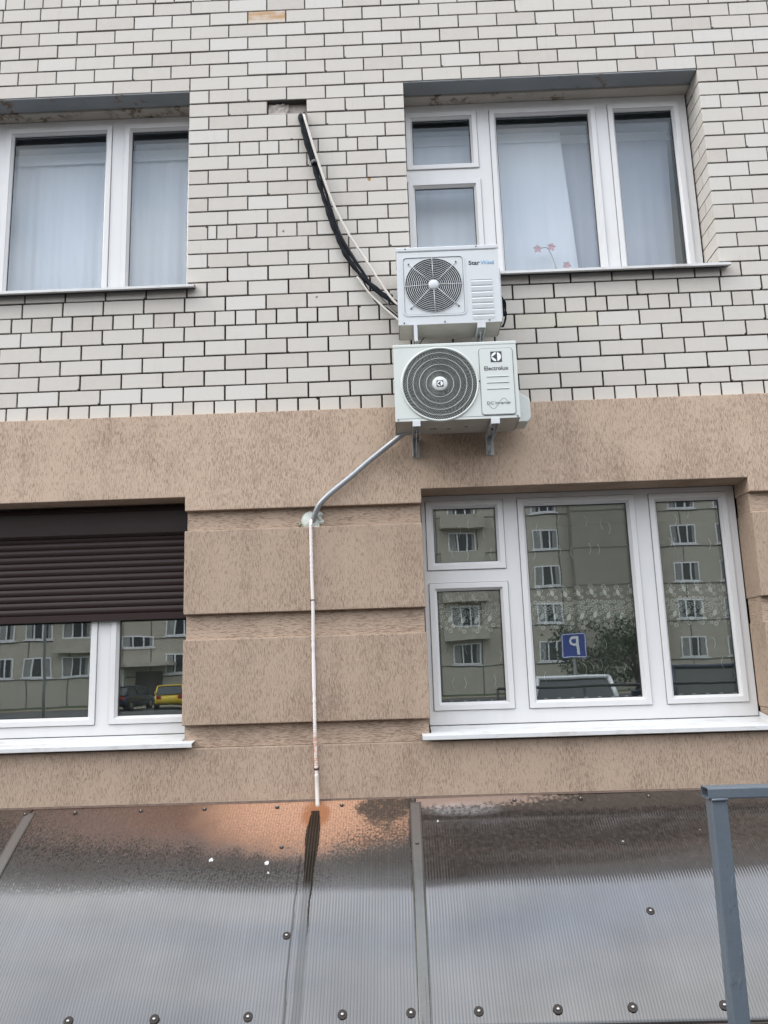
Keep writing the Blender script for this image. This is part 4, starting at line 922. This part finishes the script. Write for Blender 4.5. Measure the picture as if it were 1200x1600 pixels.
# orchid between glass and curtain
t = thing('orchid', 'pink orchid on a thin stem inside the upper right window', 'plant', (2.44, .37, .83))
b = B(); b.tube([(2.45, .37, .83), (2.43, .365, .98), (2.40, .36, 1.09), (2.37, .36, 1.135), (2.32, .355, 1.12)], .0035, 6, 8); obj('stem', b, 'stem_green', t)
for k, (x, z) in enumerate(((2.31, 1.12), (2.405, 1.13), (2.50, .99), (2.93, .885+.05), (3.22, .93))):
    if k > 2: break
    b = B()
    for q in range(5):
        an = q*2*math.pi/5 + .3 + k; c0 = V(x, .355, z); tip = c0 + Vector((.034*math.cos(an), -.006, .034*math.sin(an))); sd_ = Vector((-math.sin(an), 0, math.cos(an)))*.013
        mid_ = (c0+tip)/2 + Vector((0, -.007, 0)); vs = [b.b.verts.new(v) for v in (c0, mid_+sd_, tip, mid_-sd_)]; b.b.faces.new(vs)
    bmesh.ops.solidify(b.b, geom=list(b.b.faces), thickness=.0012); obj('flower', b, 'petal', t)
b = B(); b.lathe((2.45, .38, .775), [(.045, 0), (.058, .09), (.054, .09), (.04, .02)], 18, axis='z'); obj('pot', b, 'pvc', t)
# lace curtain, lower right
def motif_bm(b, x, z, seed, w_=.078):
    rr = random.Random(seed)
    def ringm(cx, cz, r, wd=.0024):
        b.annulus((cx, .2605, cz), r-wd, r, -.0004, .0004, 12)
    def leaf(cx, cz, rx, rz, an):
        n = 9; vs = []
        for i in range(n):
            q = 2*math.pi*i/n; ux, uz = rx*math.cos(q), rz*math.sin(q); vs.append((cx+ux*math.cos(an)-uz*math.sin(an), cz+ux*math.sin(an)+uz*math.cos(an)))
        b.prism(vs, 'y', .2600, .2608)
    leaf(x, z+.085, .011, .020, .35); leaf(x+.012, z-.056, .012, .021, -.3)
    for (dx, dz, r) in ((-.004, .118, .015), (.018, .100, .010), (-.020, .078, .009), (.02, .06, .011), (-.026, .03, .012), (.004, .022, .014), (.028, .026, .011), (-.015, .0, .012), (.014, -.004, .013), (.034, -.008, .010), (-.032, -.012, .010), (-.004, -.026, .012), (.024, -.03, .011), (-.025, -.04, .010), (.032, -.058, .010), (-.01, -.075, .010), (.03, -.098, .012), (.014, -.124, .013), (-.012, -.112, .009)):
        ringm(x+dx+rr.uniform(-.003, .003), z+dz+rr.uniform(-.003, .003), r)
        if r > .0105: ringm(x+dx, z+dz, r*.55, .0018)
lc = thing('lace_curtain', 'sheer lace curtain with a flowered band inside the lower right window', 'curtain', (2.4, .27, -1.98))
obj('net', curtain(1.45, 3.36, -1.97, -.64, .285, .004, .11, 5), 'lace_net', lc)
b = B()
for k in range(23): motif_bm(b, 1.50 + k*.081, -1.325 + .006*math.sin(k*1.7), k)
obj('lace_band', b, 'lace_thread', lc, kind='stuff')
b = B(); rr = random.Random(12)
for k in range(23):
    x = 1.50 + k*.081
    b.annulus((x, .2605, -1.885), .016, .020, -.0004, .0004, 12); b.annulus((x+.03, .2605, -1.893), .010, .013, -.0004, .0004, 10)
    for zz in (-.80, -.95, -1.56, -1.72):
        if rr.random() < .45: continue
        x_ = x + rr.uniform(-.035, .035); z_ = zz + rr.uniform(-.05, .05); sg = rr.choice((-1, 1))
        b.tube([(x_, .2605, z_-.035), (x_+.012*sg, .2605, z_), (x_, .2605, z_+.035)], .0011, 4, 5)
obj('lace_sprigs', b, 'lace_thread', lc, kind='stuff')
t = thing('curtain', 'dim grey net curtain inside the lower left window below the shutter', 'curtain', (-.95, .32, -1.98))
obj('fabric', curtain(-1.9, -.02, -1.97, -.66, .32, .012, .14, 6), 'lace_net', t)

# ------------------------------------------------------------------ the street that the lower windows mirror
ZO = 0
YB = -57.5
ab = thing('apartment_building', 'beige five storey panel apartment building across the street, mirrored in the lower windows', 'building', (0, YB-6, 0))
b = B(); b.box(-62, 14.2, YB-12, YB, 0, 15.6); obj('wall', b, 'panel_beige', ab)
b = B(); b.box(14.2, 20.6, YB-12, YB+1.2, 0, 15.6); obj('stair_bay', b, 'panel_dark', ab)
b = B(); b.box(20.6, 62, YB-12, YB+.003, 0, 15.6); obj('wall', b, 'panel_beige', ab)
b = B(); b.box(-62.4, 62.4, YB-12.4, YB+.35, 15.6, 15.95); obj('roof', b, 'panel_seam', ab)
b = B()
for k in range(1, 6): b.box(-62, 14.2, YB, YB+.02, 2.8*k-1.35+.55, 2.8*k-1.35+.63); b.box(20.6, 62, YB, YB+.02, 2.8*k-.8, 2.8*k-.72); b.box(14.2, 20.6, YB+1.2, YB+1.22, 2.8*k-.8, 2.8*k-.74)
for k in range(-20, 20):
    x = k*3.1+1.0
    if abs(x) < 61.5 and not 14 < x < 20.8: b.box(x-.04, x+.04, YB, YB+.018, 0, 15.6)
obj('panel_joint', b, 'panel_seam', ab)
wz = 2.18
def far_window(x0, x1, z0, z1, k, bal=False):
    f = B(); f.box(x0-.15, x1+.15, YB, YB+.10, z0-.10, z0-.02, mi=0); nmul = 3 if x1-x0 > 1.6 else 2
    f.ring(x0, x1, z0, z1, .09, YB, YB+.07)
    for i in range(1, nmul): xm = x0+(x1-x0)*i/nmul; f.box(xm-.05, xm+.05, YB+.001, YB+.069, z0+.09, z1-.09)
    fo = obj('window', f, 'sign_white', ab)
    p = B(); p.box(x0+.05, x1-.05, YB+.012, YB+.03, z0+.05, z1-.05, mi=0); obj('pane', p, 'car_glass', fo)
    rr = random.Random(k); 
    p = B(); e = rr.uniform(.12, .38)*(x1-x0)
    p.box(x0+.1, x0+.1+e, YB+.031, YB+.034, z0+.1, z1-.1); p.box(x1-.1-e*.5, x1-.1, YB+.031, YB+.034, z0+.1, z1-.1); obj('drape', p, 'room_curtain', fo)
cols = [(-29.2, -28.0), (-27.2, -25.05), (-24.3, -22.2), (-16.5, -14.4), (-11.5, -9.6), (-7.4, -5.4), (-2.6, -.6), (1.2, 2.9), (5.05, 7.08), (8.8, 10.1), (11.4, 13.35), (21.85, 23.8), (25.3, 27.0), (29.2, 31.2), (-33.6, -31.6), (34, 36)]
n = 0
for x0, x1 in cols:
    for k in range(5):
        n += 1; far_window(x0, x1, wz+2.8*k+.02, wz+2.8*k+1.5, n)
for k in range(4): far_window(-19.75, -17.4, 4.15+2.8*k, 5.05+2.8*k, 400+k)
for x0, x1 in ((-24.6, -21.9), (4.4, 7.7)):
    for k in range(1, 5):
        b = B(); b.box(x0, x1, YB, YB+1.0, wz+2.8*k-1.05, wz+2.8*k-.06); obj('balcony', b, 'panel_beige', ab)
b = B(); b.box(-20.0, -15.7, YB, YB+2.0, 2.75, 3.0); obj('entrance_canopy', b, 'concrete', ab)
b = B(); b.box(-18.7, -16.7, YB, YB+.06, 0, 2.4); obj('door', b, 'door_brown', ab)
b = B(); b.box(-19.7, -19.1, YB+1.2, YB+1.6, 0, 2.75); obj('entrance_post', b, 'foam_seal', ab)

def car(label, paint, loc, rz, L_=4.2, W_=1.72, Hh=1.5, hatch=True):
    t = thing('parked_car', label, 'car', loc, 'cars parked on the street'); t.rotation_euler = (0, 0, rz)
    def o2(nm, b, mat, par=None):
        me_o = obj(nm, b, mat); me_o.parent = par or t; return me_o
    hl = L_/2; hw = W_/2
    side = [(-hl, .35), (-hl-.02, .62), (-hl+.06, .86), (-hl+.95, .95), (hl-.55, .98), (hl-.05, .88), (hl+.02, .60), (hl-.02, .35), (hl-.4, .24), (-hl+.4, .24)]
    b = B(); rows_ = []
    for wf, zf in ((-1, 0), (-.96, 1), (.96, 1), (1, 0)): pass
    secs = []
    for y, k in ((-hw, .94), (-hw*.93, 1.0), (hw*.93, 1.0), (hw, .94)):
        secs.append([b.b.verts.new(V(x*(.975 if k < 1 else 1), y, .24+(z-.24)*k)) for x, z in side])
    m = len(side)
    for A, D in zip(secs, secs[1:]):
        for k in range(m): b.b.faces.new((A[k], A[(k+1) % m], D[(k+1) % m], D[k])).smooth = True
    b.b.faces.new(secs[0]); b.b.faces.new(secs[-1]); body = o2('body', b, paint); sb = body.modifiers.new('round', 'SUBSURF'); sb.levels = sb.render_levels = 2
    xb0, xb1, xt0, xt1 = -hl+.85, (hl-.12 if hatch else hl-.75), -hl+1.65, (hl-.55 if hatch else hl-1.35)
    wt = hw-.18; zt = Hh-.05; zb = .93
    b = B(); BL = [(xb0, -hw+.06), (xb1, -hw+.06), (xb1, hw-.06), (xb0, hw-.06)]; TL = [(xt0, -wt), (xt1, -wt), (xt1, wt), (xt0, wt)]
    for k in range(4):
        j = (k+1) % 4; b.quad((*BL[k], zb), (*BL[j], zb), (*TL[j], zt), (*TL[k], zt))
    gh = o2('glasshouse', b, 'car_glass')
    b = B(); b.prism([(xt0-.05, -wt-.02), (xt1+.05, -wt-.02), (xt1+.05, wt+.02), (xt0-.05, wt+.02)], 'z', zt-.02, zt+.05, .02); o2('roof', b, paint)
    b = B()
    for k in range(4): b.tube([(*BL[k], zb), (*TL[k], zt)], .045, 7, smooth=False)
    for sg in (-1, 1): b.tube([((xb0+xb1)/2, sg*(hw-.05), zb), ((xt0+xt1)/2, sg*(wt+.01), zt)], .04, 6, smooth=False)
    o2('pillars', b, paint)
    for x in (-hl+.8, hl-.75):
        for y in (-hw+.08, hw-.08):
            b = B(); b.lathe((x, y, .31), [(.20, -.10), (.31, -.10), (.31, .10), (.20, .10), (.20, -.10)], 22); wv_ = o2('wheel', b, 'tyre')
            b = B(); b.lathe((x, y, .31), [(.001, -.105), (.17, -.09), (.20, -.08), (.20, .08), (.17, .09), (.001, .105)], 12); o2('rim', b, 'alloy', wv_)
    for y in (-hw+.25, hw-.25):
        b = B(); b.box(-hl-.03, -hl+.06, y-.16, y+.16, .62, .76, .02); o2('headlight', b, 'lamp_clear'); b = B(); b.box(hl-.05, hl+.035, y-.13, y+.13, .66, .86, .02); o2('tail_light', b, 'lamp_red')
    for s_ in (-1, 1):
        b = B(); b.box(xb0+.35, xb0+.5, s_*hw-.1, s_*hw+.1, .95, 1.08, .02); o2('mirror', b, paint)
    b = B(); b.box(-hl-.035, -hl, -.26, .26, .42, .53); o2('number_plate', b, 'sign_white')
    return t
car('white car facing the wall behind the viewer, mirrored in the lower right window', 'car_white', (4.85, -13.2, 0), math.radians(97), 4.1, 1.75, 1.47)
car('dark navy car mirrored in the right pane of the lower right window', 'car_navy', (7.45, -13.4, 0), math.radians(92), 4.4, 1.8, 1.62)
car('yellow hatchback mirrored in the lower left window beside the pier', 'car_yellow', (-12.6, -45.0, 0), math.radians(76), 4.0, 1.7, 1.44)
car('dark blue car mirrored in the lower left window beside the yellow hatchback', 'car_blue', (-15.3, -45.5, 0), math.radians(97), 4.2, 1.7, 1.48)
ps = thing('parking_sign', 'blue square parking sign with white letter P on a grey post', 'sign', (5.11, -13.6, 0))
b = B(); b.prism(rrect(4.825, 5.40, 1.83, 2.39, .05), 'y', -13.62, -13.60); pl = obj('plate', b, 'sign_blue', ps)
b = B(); rring(b, 4.84, 5.385, 1.845, 2.375, .04, .014, -13.598, -13.601); obj('border', b, 'sign_white', pl)
b = B(); b.tube([(5.11, -13.66, 0), (5.11, -13.66, 2.35)], .03, 10, smooth=False); obj('post', b, 'pole_grey', ps)
b = B()   # letter P, facing the wall, so it reads mirrored in the glass; drawn seen from +Y
def px_(x): return 5.11 - x
yy0, yy1 = -13.600, -13.595
b.box(px_(-.10)-.03, px_(-.10)+.03, yy0, yy1, 1.90, 2.32)
n = 12; O = [(.10*math.cos(math.pi/2-math.pi*k/n), 2.215+.105*math.sin(math.pi/2-math.pi*k/n)) for k in range(n+1)]; I = [(.05*math.cos(math.pi/2-math.pi*k/n), 2.215+.05*math.sin(math.pi/2-math.pi*k/n)) for k in range(n+1)]
O = [(-.07, 2.32)] + O + [(-.07, 2.11)]; I = [(-.07, 2.265)] + I + [(-.07, 2.165)]
for k in range(len(O)-1): b.quad((px_(O[k][0]), yy1, O[k][1]), (px_(O[k+1][0]), yy1, O[k+1][1]), (px_(I[k+1][0]), yy1, I[k+1][1]), (px_(I[k][0]), yy1, I[k][1]))
obj('letter', b, 'sign_white', pl)
def tree(x, y, h, r, seed, label):
    rr = random.Random(seed); t = thing('tree', label, 'tree', (x, y, 0), 'trees across the street')
    b = B(); b.tube([(x, y, 0), (x+.1, y, h*.3), (x-.05, y+.1, h*.7)], .12, 8, 4, rfun=lambda a_, i: max(.03, .13-.02*a_))
    for k in range(6):
        q = rr.uniform(0, 6.28); b.tube([(x+.05, y, h*.3+k*.1), (x+r*.6*math.cos(q), y+r*.6*math.sin(q), h*.55+k*.12)], .035, 5, smooth=False)
    obj('trunk', b, 'bark', t); b = B()
    cl_ = [(rr.gauss(0, r*.45), rr.gauss(0, r*.45), rr.uniform(.28, .95)*h) for _ in range(26)]
    for k in range(2600):
        c = rr.choice(cl_); q = Vector((x+c[0]+rr.gauss(0, r*.17), y+c[1]+rr.gauss(0, r*.17), c[2]+rr.gauss(0, h*.05))); s_ = rr.uniform(.05, .11)
        u = Vector((rr.gauss(0, 1), rr.gauss(0, 1), rr.gauss(0, 1))).normalized(); v = u.orthogonal().normalized()
        if q.z > .2: b.b.faces.new([b.b.verts.new(q+u*s_), b.b.verts.new(q+v*s_*.6), b.b.verts.new(q-u*s_), b.b.verts.new(q-v*s_*.6)])
    obj('crown', b, 'leaf', t); return t
tree(10.9, -36, 4.0, 1.6, 1, 'leafy dark tree behind the parking sign, mirrored in the lower right window'); tree(-27.5, -50, 1.6, 1.5, 2, 'low bush before the apartment building, mirrored at the far left'); tree(13.0, -38, 3.4, 1.4, 3, 'second dark tree to the right of the one behind the sign')
b = B(); b.tube([(-13.8, -30, 0), (-13.8, -30, 7.5), (-13.2, -30, 8.2)], .06, 10, 4); tag(obj('lamp_post', b, 'pole_grey', loc=(-13.8, -30, 0)), 'plain grey lamp post mirrored in the lower left window', 'lamp post')
fr = thing('railing', 'low black metal railing along the parking spaces, mirrored in the lower right window', 'railing', (5.5, -6.6, 0))
b = B(); b.tube([(2.6, -6.6, 1.36), (8.6, -6.6, 1.36)], .022, 8, smooth=False); obj('rail', b, 'gasket', fr)
b = B(); b.tube([(2.6, -6.6, .5), (8.6, -6.6, .5)], .015, 8, smooth=False); obj('rail', b, 'gasket', fr)
for k in range(6):
    x = 2.6+1.2*k; b = B(); b.tube([(x, -6.6, 0), (x, -6.6, 1.36)], .018, 8, smooth=False); obj('post', b, 'gasket', fr)
ZO = Z0
